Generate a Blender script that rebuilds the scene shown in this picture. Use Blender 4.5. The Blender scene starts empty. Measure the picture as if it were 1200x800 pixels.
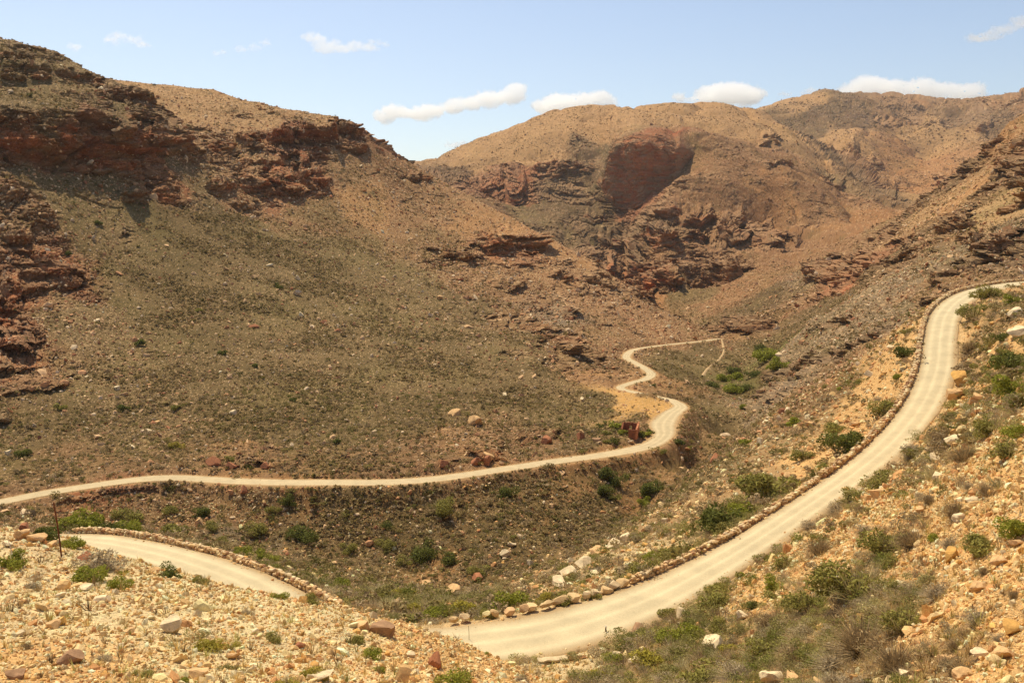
import bpy, math, random
import numpy as np
from mathutils import Vector
random.seed(7)
rng = np.random.default_rng(7)
F32 = np.float32
scene = bpy.context.scene
COL = scene.collection

# ------------------------------------------------------------------ survey
# The valley was surveyed from the viewpoint (world origin): a bearing
# picture coordinate (u, v) and a forward distance Y give one world point.
PITCH = math.radians(7.7); FOC = 1040.0
cp, sp = math.cos(PITCH), math.sin(PITCH)
def pt(u, v, Y):
    a = (u - 600.0) / FOC; b = (400.0 - v) / FOC
    dy = cp + b * sp; dz = -sp + b * cp
    return np.array([a / dy * Y, Y, dz / dy * Y])
def pol(p):
    p = np.asarray(p, float)
    r = np.hypot(p[..., 0], p[..., 1])
    return np.arctan2(p[..., 0], p[..., 1]), r, p[..., 2] / r

CP = []
def C(*a):
    for k in a: CP.append(k)
# near scree spur (bottom left)
C((-100,850,14),(0,800,17),(200,800,18),(400,800,20),(560,800,25),(0,720,24),(200,725,25),(400,745,26),
  (0,660,32),(100,675,32),(250,695,31),(350,712,30),(480,748,29),(-150,650,34),(-150,720,26),
  (0,620,40),(60,626,40),(100,637,39),(160,655,38),(230,673,36),(310,693,34),(400,708,33),(480,729,32),(535,748,32),(600,778,31),(640,800,30),
  (-150,612,44),(0,640,47),(100,662,47),(230,705,44),(350,738,41),(450,768,40),(540,800,37))
# upper road corridor
NEAR_ROAD = [(-160,640,78,1.7),(-60,640,71,1.7),(20,635,67,1.7),(100,632,63,1.6),(150,641,60,1.65),(200,653,57,1.7),(250,668,54,1.75),(300,688,51.3,1.8),(345,722,48.3,2.0),(400,752,45.6,2.0),(450,763,44.3,2.1),
  (500,762,43.7,2.2),(555,752,43.9,2.25),(620,742,44,2.3),(700,723,45.8,2.1),(760,702,48.5,1.8),(820,674,52.5,1.55),(880,637,57,1.35),(940,597,63,1.3),(1000,556,71,1.4),
  (1050,514,80,1.6),(1083,470,89,1.7),(1098,430,99,1.75),(1102,392,111,1.8),(1111,364,124,1.9),(1138,344,140,2.0),(1180,334,156,2.0),(1230,329,172,2.0),(1300,325,190,2.0)]
C(*[(u,v,Y) for u,v,Y,w in NEAR_ROAD])
LOW_ROAD = [(-120,612,147,1.89),(-60,600,150,1.89),(0,588,154,1.89),(50,578,158,1.89),(100,570,161,1.89),(140,564,163,1.89),(180,560,165,1.98),(220,560,166,1.98),(260,563,166,1.98),(330,565,164,1.98),(400,565,164,1.98),(450,565,165,1.98),(500,562,167,1.98),
  (540,557,170,1.89),(600,548,176,1.89),(660,539,182,1.98),(700,534,187,2.07),(740,527,193,2.34),(765,520,200,2.32),(778,509,208,2.56),(777,497,217,3.36),(786,485,227,2.72),(797,477,236,2.08),(790,470,244,1.52),(775,466,255,1.45),
  (750,461,266,1.45),(727,455,277,1.45),(738,449,284,1.45),(757,444,293,1.72),(763,438,303,1.72),(755,431,313,1.58),(742,424,325,1.58),(734,419,336,1.65),(737,413,350,1.65),(746,409,366,1.52),(765,406,383,1.32),(790,403,402,1.32),(820,400,424,1.32),(843,397,445,1.32),(856,398,470,1.32)]
C(*[(u,v,Y) for u,v,Y,w in LOW_ROAD])
# hillside above the upper road, right
C((640,800,34),(700,800,34),(800,742,40),(800,800,31),(900,800,26),(1000,800,21.5),(1100,800,18),(1200,800,15.5),(1320,800,13),
  (900,720,36),(900,675,45),(1000,720,28),(1000,650,39),(1000,600,52),(1100,720,22),(1100,650,29),(1100,600,35),(1100,540,46),(1100,500,60),
  (1200,700,19),(1200,600,25),(1200,500,35),(1200,430,48),(1200,375,72),(1150,400,80),(1150,440,66),(1150,365,112),(1190,345,130),(1135,430,88),
  (1320,600,22),(1320,450,34),(1320,360,70),(1320,330,130))
# ground falling away below the upper road
C((1062,400,122),(1070,370,135),(1040,440,113),(1010,480,100),(960,520,88),(900,560,80),(850,595,73),(800,625,68),(750,652,64),(700,678,61),(640,693,60),(560,704,60),(480,706,62),(400,692,67),(330,672,71),(200,637,78),(100,620,84),(0,612,90),
  (640,684,74),(700,650,80),(760,606,92),(820,558,112),(870,518,138),(900,484,165),(930,455,200),
  (480,688,104),(400,670,112),(300,648,118),(200,627,124),(100,612,128),(560,692,96),(0,606,132))
# gully and lower valley floor
C((-120,630,138),(0,612,145),(100,613,149),(200,622,150),(300,636,149),(400,652,146),(480,672,143),(560,684,135),(620,672,138),(680,642,150),(740,604,170),(800,560,200),(850,520,240),(878,470,300),(868,442,350),(890,425,400),(905,412,430),
  (800,520,218),(812,500,226),(822,480,245),(800,545,205),(775,540,202),(815,455,285),(820,480,262),(815,440,340),(835,412,410))
# left mountain
C((-400,640,140),(-400,500,190),(-400,400,240),(-400,200,330),(-400,30,400),
  (0,500,200),(0,400,250),(0,300,300),(0,200,345),(0,120,382),(0,53,412),(100,520,192),(100,400,260),(100,300,325),(100,200,380),(100,130,412),(60,62,430),(100,82,442),(122,92,447),
  (200,500,207),(200,400,275),(200,300,350),(200,215,410),(170,112,455),(192,150,448),
  (140,120,520),(190,150,540),(140,95,690),(200,101,690),(250,107,680),(300,125,640),(350,131,620),(400,137,600),(422,150,590),(430,170,580),(450,183,585),(490,197,610),
  (300,520,188),(300,450,232),(300,350,325),(300,250,435),(300,200,500),(300,160,560),
  (400,500,205),(400,400,300),(400,300,415),(400,220,520),(500,520,192),(500,450,247),(500,380,330),(500,300,455),(500,240,550),
  (600,500,212),(600,430,278),(600,360,385),(600,300,490),(600,254,600),(550,226,605),(650,280,585),(700,500,222),(700,450,275),(700,400,355),(700,350,455),(700,305,560),
  (750,341,540),(800,374,515),(830,388,497),(760,385,430),(770,480,236),(762,459,250),(735,463,252))
# hidden ground behind its ridge
C((-400,120,900),(0,110,700),(60,130,800),(200,150,900),(300,170,850),(400,190,850),(490,240,850),(600,300,800),(660,330,740),(720,355,680),(780,385,620),(830,398,560))
# red gorge mountain
C((760,345,730),(790,372,650),(840,384,570),(700,292,920),(760,300,860),(760,240,1020),(640,240,1150),(600,222,1220),(560,204,1300),(720,160,1400),(800,200,1100),(900,200,1150),(1000,262,950),(900,280,850),(850,332,720),(900,342,650),(950,315,690),(1000,295,720),(850,160,1400),(920,172,1350),(1040,242,1200),
  (500,188,1500),(560,162,1600),(640,131,1700),(700,123,1750),(760,125,1800),(810,116,1850),(880,123,1800),(915,138,1600),
  (500,260,2400),(700,200,2600),(820,160,2300))
C((728,246,1190),(725,270,1120),(720,294,1020),(733,322,900),(748,348,800),(775,262,900),(790,300,780),(740,268,1000),(812,262,960),(816,300,880),(822,335,770),(850,282,800),(880,300,770),(912,255,1060),(930,285,880),(960,262,1060),
  (660,245,1120),(690,262,1060),(620,236,1160),(690,215,1280),(655,205,1290),(600,196,1330),
  (712,222,1215),(740,236,1160),(772,219,1170),(806,186,1190),(712,200,1235),(724,169,1255),(745,165,1240),(775,163,1230),(812,156,1215),(760,148,1420),
  (915,148,1640),(960,188,1400),(1000,224,1230),(1046,243,1120),(930,172,1330),(960,215,1180),(900,150,1560),(940,195,1260),(990,240,1120))
# highest range at the back right
C((890,124,2600),(930,111,2700),(970,103,2750),(1050,110,2700),(1100,118,2650),(1150,121,2600),(1200,98,2500),(1300,80,2400),(1000,150,2200),(1060,190,1900),(962,192,2150),(1000,222,1950),(1045,240,1700),(930,150,2450),(975,158,2050),(1000,180,1830),(1025,205,1700),(1010,150,2200),(1045,222,1640),(1085,182,2250),(1078,212,1980),(1110,178,1950),(1120,205,1650),(1135,165,2250),(1165,135,2300),(1040,140,2400),(1090,140,2350),(1130,155,2200),(1062,236,1400),(1090,228,1550),(1180,150,2200),
  (900,220,4500),(1050,200,4500),(1200,190,4500),(600,300,4500),(200,300,4500),(-400,300,4500),(1500,150,4500))
# right hillside beyond the upper road
C((1150,350,190),(1250,330,225),(1050,405,200),(1000,445,190),(950,482,172),(1000,400,255),(1100,330,275),(1200,280,290),(900,405,400),(950,380,350),(1000,350,360),(1100,270,400),(1200,200,430),
  (1200,137,600),(1150,180,620),(1110,212,660),(1070,240,700),(1030,283,650),(1000,305,610),(960,335,560),(900,366,520),(860,386,500),(1350,130,420),(1350,40,650),(1350,250,250),
  (1150,250,1100),(1200,220,1000),(1350,150,1200),(930,350,600))
for u in (-500,-200,100,400,700,1000,1300,1700):
    C((u,870,8.0),(u,890,3.0))
# bank between the gully and the lower road
for u in range(-40, 770, 45):
    rv = np.interp(u, [0,100,180,260,400,480,540,600,660,740,770], [588,570,560,563,565,563,557,548,539,527,520]); ry = np.interp(u, [0,100,180,260,400,480,540,600,660,740,770], [154,161,165,166,164,166,170,176,182,193,202])
    gv = np.interp(u, [0,100,200,300,400,480,560,620,680,740,770], [612,613,622,636,652,672,684,672,642,604,580]); gy = np.interp(u, [0,100,200,300,400,480,560,620,680,740,770], [145,149,150,149,146,143,135,136,149,170,190])
    for f in (.2, .45, .72): C((u, rv + (gv - rv) * f, ry + (gy - ry) * f))
CP3 = np.array([pt(*c) for c in CP])
caz, cr, ct = pol(CP3)

def rbf_fit(X, y, lam=1e-5):
    n = len(X)
    d = np.linalg.norm(X[:, None] - X[None], axis=2) + 1e-12
    A = np.zeros((n + 3, n + 3))
    A[:n, :n] = d * d * np.log(d) * SW + d * (1 - SW) * -1.0
    A[:n, :n] += np.eye(n) * lam
    A[:n, n] = 1; A[:n, n+1:] = X; A[n, :n] = 1; A[n+1:, :n] = X.T
    b = np.zeros(n + 3); b[:n] = y
    return np.linalg.solve(A, b)
SW = 0.25
Xc = np.stack([caz, np.log(cr) * 0.6], 1)
W = rbf_fit(Xc, ct)
def base_t(az, lr):
    """tan elevation of the ground for bearing az and ln(range)"""
    az = np.asarray(az, F32).ravel(); q = (np.asarray(lr, F32) * 0.6).ravel()
    out = np.zeros(len(az), F32)
    xc = Xc.astype(F32); w = W.astype(F32); n = len(xc)
    for s in range(0, len(az), 40000):
        a = az[s:s+40000, None] - xc[None, :, 0]; b = q[s:s+40000, None] - xc[None, :, 1]
        d2 = a * a + b * b + F32(1e-12); d = np.sqrt(d2)
        k = d2 * np.log(d2) * F32(0.5 * SW) - d * F32(1 - SW)
        out[s:s+40000] = k @ w[:n] + w[n] + az[s:s+40000] * w[n+1] + q[s:s+40000] * w[n+2]
    return out

# ------------------------------------------------------------------ noise
def _h(ix, iy, iz, seed):
    h = (ix.astype(np.int64) * 374761393 + iy.astype(np.int64) * 668265263 + iz.astype(np.int64) * 2147483647 + seed * 1274126177) & 0xffffffff
    h = ((h ^ (h >> 13)) * 1274126177) & 0xffffffff
    h = ((h ^ (h >> 16)) * 2246822519) & 0xffffffff
    return (h ^ (h >> 15)) & 0xffffffff
def vnoise(P, s, seed=0):
    """smooth value noise in [-1, 1], P (n,3), s = feature size"""
    Q = P / s if np.isscalar(s) else P / np.asarray(s)
    I = np.floor(Q); f = (Q - I).astype(F32); I = I.astype(np.int64)
    f = f * f * f * (f * (f * 6 - 15) + 10)
    out = np.zeros(len(P), F32)
    for dx in (0, 1):
        wx = f[:, 0] if dx else 1 - f[:, 0]
        for dy in (0, 1):
            wy = wx * (f[:, 1] if dy else 1 - f[:, 1])
            for dz in (0, 1):
                w = wy * (f[:, 2] if dz else 1 - f[:, 2])
                out += w * (_h(I[:, 0] + dx, I[:, 1] + dy, I[:, 2] + dz, seed) / F32(2147483648.0) - 1).astype(F32)
    return out
def fbm(P, s, octv, seed=0, gain=0.5, lac=2.03):
    out = 0; a = 1.0; tot = 0
    for i in range(octv):
        out = out + a * vnoise(P, s, seed + i * 17); tot += a
        a *= gain; s = s / lac if np.isscalar(s) else tuple(k / lac for k in s)
    return out / tot
def cells(P, s, seed=0):
    """3-D cellular noise: F1, F2-F1 and a random value of the nearest cell"""
    Q = P / np.asarray(s); I = np.floor(Q).astype(np.int64); f = (Q - I).astype(F32)
    f1 = np.full(len(P), 9, F32); f2 = f1.copy(); idv = np.zeros(len(P), F32)
    for dx in (-1, 0, 1):
        for dy in (-1, 0, 1):
            for dz in (-1, 0, 1):
                h = _h(I[:, 0] + dx, I[:, 1] + dy, I[:, 2] + dz, seed)
                px = dx + (h & 1023) / F32(1023) - f[:, 0]; py = dy + ((h >> 10) & 1023) / F32(1023) - f[:, 1]; pz = dz + ((h >> 20) & 1023) / F32(1023) - f[:, 2]
                d = (px * px + py * py + pz * pz).astype(F32)
                m = d < f1
                f2 = np.where(m, f1, np.minimum(f2, d)); idv = np.where(m, ((h >> 7) & 4095) / F32(4095), idv); f1 = np.where(m, d, f1)
    return np.sqrt(f1), np.sqrt(f2) - np.sqrt(f1), idv
def sstep(a, b, x):
    t = np.clip((x - a) / (b - a), 0, 1); return t * t * (3 - 2 * t)

# ------------------------------------------------------------------ ground sheet
def srgb(r, g, b):
    c = np.array([r, g, b], float) / 255
    return np.where(c <= 0.04045, c / 12.92, ((c + 0.055) / 1.055) ** 2.4)

NR = 1000
a_in = np.linspace(-0.548, 0.548, 1240)
a_out = 0.548 + 0.62 * (np.linspace(0, 1, 46)[1:]) ** 1.5
AZ = np.concatenate([-a_out[::-1], a_in, a_out])
NA = len(AZ)
LF = np.linspace(math.log(2.6), math.log(5200), 640)
Ag, Lg = np.meshgrid(AZ, LF, indexing='ij')
TF = base_t(Ag, Lg).reshape(NA, len(LF))
# spread the rows so that every visible part of the land gets an even share
env = np.maximum.accumulate(TF, 1)
rise = np.clip(np.diff(TF, axis=1), 0, None) * (TF[:, 1:] >= env[:, 1:] - 1e-5)
slopeabs = np.abs(np.diff(TF, axis=1))
dL = LF[1] - LF[0]
rfac = np.interp(LF[1:], [math.log(x) for x in (40, 80, 350, 560)], [.5, .9, 1.0, 1.9])[None]
wgt = rise * 1040 * rfac + slopeabs * 120 + dL * 20
k = np.exp(-np.linspace(-2, 2, 41) ** 2); k /= k.sum()
wpad = np.pad(wgt, ((20, 20), (0, 0)), mode='edge')
wgt = sum(k[i] * wpad[i:i + NA] for i in range(41))
cdf = np.concatenate([np.zeros((NA, 1)), np.cumsum(wgt, 1)], 1); cdf /= cdf[:, -1:]
LR = np.zeros((NA, NR)); TR = np.zeros((NA, NR)); s = np.linspace(0, 1, NR)
for i in range(NA):
    LR[i] = np.interp(s, cdf[i], LF); TR[i] = np.interp(LR[i], LF, TF[i])
RR = np.exp(LR)
ENV = np.maximum.accumulate(TR, 1)
def u_of(az): return 600 + FOC * np.tan(az) * (cp + 0.0)
def grid_xyz():
    X = np.sin(AZ)[:, None] * RR; Y = np.cos(AZ)[:, None] * RR
    return X, Y, TR * RR
X, Y, Z = grid_xyz()
def project(X, Y, Z):
    d = Y * cp - Z * sp; up = Y * sp + Z * cp
    d = np.maximum(d, 0.1)
    return 600 + FOC * X / d, 400 - FOC * up / d
def hit(u, v):
    """ground point first met along the bearing (u, v)"""
    d = pt(u, v, 1.0); az = math.atan2(d[0], d[1]); t = d[2] / math.hypot(d[0], d[1])
    i = min(max(np.searchsorted(AZ, az), 1), NA - 1)
    if abs(AZ[i-1] - az) < abs(AZ[i] - az): i -= 1
    j = min(np.searchsorted(ENV[i], t), NR - 1)
    r = RR[i, j]
    return np.array([math.sin(az) * r, math.cos(az) * r, t * r])

# ------------------------------------------------------------------ what covers the ground where
# (u, v, Y or None): soil colour (shade included on some far slopes), shrub cover, stones, outcrop strength
OL = srgb(136,110,72); BR = srgb(154,114,76); ORG = srgb(172,126,80); TAN = srgb(186,148,100); PALE = srgb(238,208,154); SCR = srgb(230,182,118)
RED = srgb(162,98,62); GRY = srgb(142,120,94); YEL = srgb(206,158,92); DKB = srgb(118,92,64)
ZN = [
 # left mountain
 (30,70,OL,.4,.4,.5),(80,120,OL,.55,.5,.25),(30,120,OL,.6,.4,.2),(150,120,DKB,.4,.4,.6),(100,170,RED,.1,.1,.8),(20,160,RED,.1,.1,.8),(180,170,RED,.2,.2,.7),
 (60,215,OL,.6,.5,.15),(120,230,OL,.55,.6,.3),(20,260,BR,.4,.8,.7),(60,310,RED,.3,.7,.8),(15,320,RED,.2,.7,.9),(15,400,RED,.2,.8,.9),(10,440,BR,.3,.8,.7),(90,380,OL,.55,.9,.15),
 (120,290,OL,.8,.5,.05),(200,270,OL,.95,.2,0),(250,250,OL,.9,.15,0),(300,280,OL,.9,.3,0),(200,350,OL,.95,.3,0),(300,360,OL,.9,.4,0),(350,320,OL,.85,.3,0),(400,300,OL,.75,.4,0),(150,470,OL,.8,.8,.05),
 (30,500,OL,.7,.5,.1),(250,450,OL,.9,.6,0),(350,430,OL,.85,.5,0),(450,400,OL,.85,.4,0),(500,470,OL,.85,.4,0),(400,500,OL,.85,.4,0),(600,450,OL,.85,.3,0),(550,400,OL,.8,.4,0),(650,490,OL,.8,.3,0),(300,510,OL,.85,.4,.05),
 (200,540,BR,.75,.6,.4),(60,550,BR,.7,.5,.3),(300,545,ORG,.5,.6,.8),(255,540,ORG,.5,.6,.5),(400,550,BR,.7,.5,.3),(500,545,BR,.6,.7,.6),(560,530,ORG,.4,.9,.6),(620,515,BR,.5,.7,.5),(680,510,OL,.8,.4,.2),
 (220,120,TAN,.08,.7,.05),(180,105,TAN,.05,.6,.0),(300,140,TAN,.2,.8,.3),(380,140,TAN,.2,.7,.4),(240,170,BR,.3,.6,.7),(350,165,RED,.2,.5,.8),(415,150,RED,.2,.5,.8),(300,190,BR,.35,.7,.4),(220,200,OL,.4,.7,.2),
 (270,220,BR,.3,.8,.6),(340,218,RED,.3,.7,.6),(400,200,BR,.35,.8,.3),(450,200,BR,.35,.8,.2),(420,240,ORG,.3,.7,.05),(470,270,BR,.35,.6,.05),(380,250,BR,.55,.5,.05),(520,240,BR,.25,.8,.2),(560,260,ORG,.2,.6,.1),
 (520,300,BR,.5,.8,.5),(600,290,RED,.2,.8,.7),(640,290,ORG,.15,.8,.2),(480,330,OL,.65,.5,.05),(560,330,BR,.4,.8,.4),(620,330,BR,.2,.9,.3),(680,320,BR,.15,.9,.6),(590,370,BR,.5,.9,.5),(650,370,GRY,.3,.9,.4),(700,360,BR,.1,1,.3),
 (560,360,OL,.7,.5,.2),(650,410,BR,.5,.9,.6),(620,400,OL,.7,.6,.3),(700,400,BR,.35,.9,.3),(750,380,BR,.15,1,.2),(800,390,BR,.3,.7,.1),(700,425,BR,.5,.7,.5),(740,398,BR,.35,.6,.05),
 (715,440,ORG,.2,.6,.5),(735,470,YEL,.05,.5,.0),(750,482,YEL,.1,.5,.0),(765,475,YEL,.1,.4,0),(722,462,YEL,.1,.5,.1),(700,470,OL,.7,.4,.05),(775,462,BR,.7,.3,.05),(740,500,OL,.6,.4,0),(765,508,BR,.5,.6,.2),
 # gully slope below the lower road
 (780,450,ORG,.5,.4,.05),(800,430,OL,.7,.2,.0),(840,420,OL,.8,.2,.0),(830,450,OL,.7,.2,0),(840,490,OL,.75,.3,.1),(800,520,BR,.65,.6,.1),(860,430,OL,.8,.2,0),(820,560,OL,.6,.6,.1),
 (30,600,BR,.5,.8,.4),(100,590,RED,.5,.8,.4),(200,600,BR,.6,.9,.3),(300,610,BR,.7,.8,.15),(400,600,OL,.85,.6,.1),(350,580,ORG,.6,.7,.1),(500,600,OL,.9,.5,.1),(600,580,BR,.8,.5,.05),(560,640,OL,.9,.5,.05),(680,560,ORG,.7,.5,.05),(700,600,OL,.9,.4,.05),(740,560,ORG,.6,.5,.0),
 (420,650,OL,.8,.5,.05),(540,600,BR,.85,.5,.05),
 (350,655,OL,.6,.5,.1),(450,685,OL,.55,.4,.05),(540,700,OL,.6,.4,.0),(600,690,TAN,.5,.5,.1),(520,675,ORG,.6,.5,.2),(280,640,GRY,.6,.4,.1),
 # near slope below the wall
 (660,680,TAN,.4,.8,.3),(700,665,PALE,.35,.7,.2),(760,620,TAN,.5,.7,.1),(850,580,TAN,.5,.8,.1),(900,520,TAN,.4,.8,.1),(950,480,BR,.4,.8,.2),(1020,460,SCR,.2,.8,.1),(980,530,SCR,.3,.8,.1),(1060,420,SCR,.3,.6,.1),(900,470,GRY,.4,.9,.5),(1000,420,BR,.4,.9,.3),
 # near spur bottom left
 (0,640,PALE,.05,.6,.1),(100,680,PALE,.05,.7,.0),(200,720,PALE,.03,.8,.0),(400,740,PALE,.03,.9,.0),(50,780,SCR,.02,1,.0),(300,790,PALE,.02,1,.0),(500,770,SCR,.02,1,0),(560,780,SCR,.05,.9,0),(20,720,PALE,.03,.9,0),
 # slope above the road, right
 (660,780,PALE,.4,.5,0),(760,770,TAN,.8,.3,0),(850,740,TAN,.7,.4,0),(900,700,SCR,.4,.7,0),(950,650,SCR,.35,.8,0),(1000,740,TAN,.8,.4,0),(1000,690,TAN,.7,.4,0),(1100,640,SCR,.3,.8,0),(1040,600,SCR,.3,.8,.0),(1150,700,SCR,.05,1,0),(1180,780,SCR,.02,1,0),(1100,560,SCR,.3,.8,0),(1150,500,TAN,.5,.7,0),(1180,430,SCR,.4,.6,.1),(1160,390,TAN,.6,.5,0),(1100,780,TAN,.5,.6,0),(1190,600,SCR,.2,.8,0),
 # red gorge mountain; shade on its dark left slope is put into the colour
 (600,170,TAN,.1,.4,0),(680,150,TAN,.1,.3,0),(780,130,TAN,.12,.3,0),(860,140,TAN,.12,.3,.05),(560,180,TAN,.1,.4,.2),(640,180,TAN,.1,.4,.05),(530,195,DKB,.2,.4,.7),(600,210,RED,.2,.5,.8),(650,200,DKB,.4,.5,.8),(690,185,DKB,.4,.5,.6),
 (640,230,DKB,.6,.5,.3),(680,240,DKB,.6,.5,.4),(700,270,DKB,.5,.6,.6),(760,190,RED,0,.1,.5),(760,250,DKB,.3,.6,.8),(830,170,BR,.2,.6,.2),(850,200,BR,.15,.7,.2),(820,230,BR,.15,.7,.6),(780,290,BR,.1,.7,.7),(860,260,BR,.15,.7,.8),
 (920,230,ORG,.15,.6,.2),(950,270,BR,.2,.5,.15),(900,300,BR,.2,.6,.15),(850,340,BR,.15,.7,.1),(830,310,BR,.1,.7,.8),(775,350,ORG,.1,.3,.0),(760,325,RED,.1,.5,.9),(800,345,OL,.6,.4,.1),(890,330,BR,.2,.6,.15),(900,190,BR,.2,.6,.3),(960,240,BR,.2,.7,.3),(1000,260,ORG,.2,.6,.1),
 (970,320,BR,.25,.6,.8),(1010,320,RED,.15,.6,.8),(930,335,GRY,.4,.6,.1),
 # back range; dark brown paints the shade of spur faces and folds
 (940,120,TAN,.2,.2,0),(1000,125,DKB,.2,.4,.5),(1060,125,BR,.2,.4,.7),(1100,150,TAN,.15,.3,.1),(960,170,TAN,.15,.4,.2),(1000,195,DKB,.5,.4,.6),(1020,212,DKB,.5,.4,.6),(985,182,DKB,.4,.4,.6),(935,150,DKB,.4,.3,.2),(975,128,DKB,.4,.3,.3),(980,160,TAN,.1,.2,0),(1060,180,ORG,.15,.4,.1),(1050,210,ORG,.15,.4,.4),(1120,190,ORG,.15,.4,.3),(1160,130,DKB,.2,.4,.6),(1190,115,BR,.2,.4,.5),(920,150,TAN,.15,.4,.1),(1080,230,TAN,.3,.2,0),
 # right hillside
 (1180,160,ORG,.2,.6,.2),(1190,200,DKB,.4,.5,.8),(1160,175,DKB,.3,.5,.7),(1150,220,ORG,.25,.6,.1),(1100,240,TAN,.3,.6,.1),(1120,265,BR,.4,.6,.6),(1180,240,TAN,.4,.4,.1),(1060,290,DKB,.5,.6,.6),(1190,290,DKB,.4,.7,.6),(1130,300,GRY,.5,.8,.25),
 (1060,330,GRY,.4,.8,.2),(980,350,DKB,.7,.3,.1),(900,350,DKB,.6,.3,.1),(880,375,BR,.4,.6,.55),(950,390,GRY,.5,.8,.3),(1040,370,GRY,.5,.8,.15),(920,420,GRY,.5,.8,.3),(880,440,OL,.9,.1,0),(862,448,srgb(112,112,52),1,.1,0),(888,428,srgb(112,112,52),1,.1,0),(1100,335,BR,.4,.9,.45),
]
zp, zv = [], []
for u, v, colr, veg, st, ro in ZN:
    p = hit(u, v); a, r, t = pol(p)
    if r > 560: colr = np.array(colr) * [.80, .74, .72]      # darker, browner ground of the high slopes
    zp.append((float(a), math.log(r) * 0.55)); zv.append((*colr, veg, st, ro))
zp = np.array(zp, F32); zv = np.array(zv, F32)
def zones(az, lr):
    az = az.ravel().astype(F32); q = (lr.ravel() * 0.55).astype(F32)
    out = np.zeros((len(az), 6), F32)
    for s in range(0, len(az), 60000):
        d2 = (az[s:s+60000, None] - zp[None, :, 0]) ** 2 + (q[s:s+60000, None] - zp[None, :, 1]) ** 2 + F32(1e-5)
        w = 1 / (d2 * d2 * d2); w /= w.sum(1, keepdims=True)
        out[s:s+60000] = w @ zv
    return out
# blur the map borders with noise in bearing / range
Pn = np.stack([X, Y, Z], -1).reshape(-1, 3)
rr = RR.ravel()
# scale-relative noise coordinates keep border wobble in proportion
wob = np.stack([np.repeat(AZ, NR) * 60, LR.ravel() * 33, np.zeros(NA * NR)], 1)
w1 = fbm(wob, 2.2, 4, 3); w2 = fbm(wob, 2.2, 4, 5)
ZV = zones(np.repeat(AZ, NR) + w1 * 0.03, LR.ravel() + w2 * 0.06)
SOIL = ZV[:, :3]; VEG = ZV[:, 3].copy(); STN = ZV[:, 4].copy(); ROC = ZV[:, 5].copy()

# ------------------------------------------------------------------ relief
def normals(P):
    G = P.reshape(NA, NR, 3)
    du = np.gradient(G, axis=0); dv = np.gradient(G, axis=1)
    n = np.cross(du, dv); n /= np.linalg.norm(n, axis=2, keepdims=True) + 1e-9
    n *= np.sign(n[..., 2:3] + 1e-9)
    return n.reshape(-1, 3)
N0 = normals(Pn)
hd = N0[:, :2].copy(); hl = np.linalg.norm(hd, axis=1, keepdims=True) + 1e-6; hd /= hl   # downslope direction
steep = np.clip(hl[:, 0] / np.maximum(N0[:, 2], .15), 0, 2)

# roads: smooth centre lines
def catmull(pts, step):
    pts = np.asarray(pts, float); out = []
    for i in range(len(pts) - 1):
        p0 = pts[max(i-1, 0)]; p1 = pts[i]; p2 = pts[i+1]; p3 = pts[min(i+2, len(pts)-1)]
        n = max(2, int(np.linalg.norm(p2[:2] - p1[:2]) / step))
        for q in range(n):
            t = q / n
            out.append(0.5 * ((2*p1) + (-p0+p2)*t + (2*p0-5*p1+4*p2-p3)*t*t + (-p0+3*p1-3*p2+p3)*t**3))
    out.append(pts[-1]); return np.array(out)
def road_line(tab):
    return catmull([np.append(pt(u, v, Yy), w) for u, v, Yy, w in tab], 1.0)
def smooth(a, n):
    for _ in range(n): a[1:-1] = a[1:-1] * .5 + (a[:-2] + a[2:]) * .25
    return a
RN = road_line(NEAR_ROAD); RL = road_line(LOW_ROAD)
RN[:, 2] = smooth(RN[:, 2].copy(), 30); RL[:, 2] = smooth(RL[:, 2].copy(), 12)
RN[:, :2] = smooth(RN[:, :2].copy(), 4)

def road_dist(P, line, reach):
    """distance to the centre line, height and half width there"""
    D = np.full(len(P), 1e3, F32); H = np.zeros(len(P), F32); Wd = np.zeros(len(P), F32); Sd = np.zeros(len(P), F32)
    x, y = P[:, 0], P[:, 1]
    lo = line[:, :2].min(0) - reach; hi = line[:, :2].max(0) + reach
    idx = np.where((x > lo[0]) & (x < hi[0]) & (y > lo[1]) & (y < hi[1]))[0]
    px, py = x[idx], y[idx]; d_ = D[idx].copy(); h_ = H[idx].copy(); w_ = Wd[idx].copy(); s_ = Sd[idx].copy()
    st = 3
    order = np.argsort(px); pxs = px[order]
    for i in range(0, len(line) - 1, st):
        a = line[i]; b = line[min(i + st, len(line) - 1)]
        x0 = min(a[0], b[0]) - reach; x1 = max(a[0], b[0]) + reach
        sl = order[np.searchsorted(pxs, x0):np.searchsorted(pxs, x1)]
        sl = sl[(py[sl] > min(a[1], b[1]) - reach) & (py[sl] < max(a[1], b[1]) + reach)]
        if len(sl) == 0: continue
        ab = b[:2] - a[:2]; L2 = (ab ** 2).sum() + 1e-9
        t = np.clip(((px[sl] - a[0]) * ab[0] + (py[sl] - a[1]) * ab[1]) / L2, 0, 1)
        dx = px[sl] - a[0] - ab[0] * t; dy = py[sl] - a[1] - ab[1] * t
        dd = np.hypot(dx, dy); m = dd < d_[sl]; k = sl[m]
        d_[k] = dd[m]; h_[k] = (a[2] + (b[2] - a[2]) * t)[m]; w_[k] = (a[3] + (b[3] - a[3]) * t)[m]
        s_[k] = np.sign(ab[0] * dy - ab[1] * dx)[m]
    D[idx] = d_; H[idx] = h_; Wd[idx] = w_; Sd[idx] = s_
    return D, H, Wd, Sd

P = Pn.copy()
U0, V0 = project(P[:, 0], P[:, 1], P[:, 2])
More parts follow.
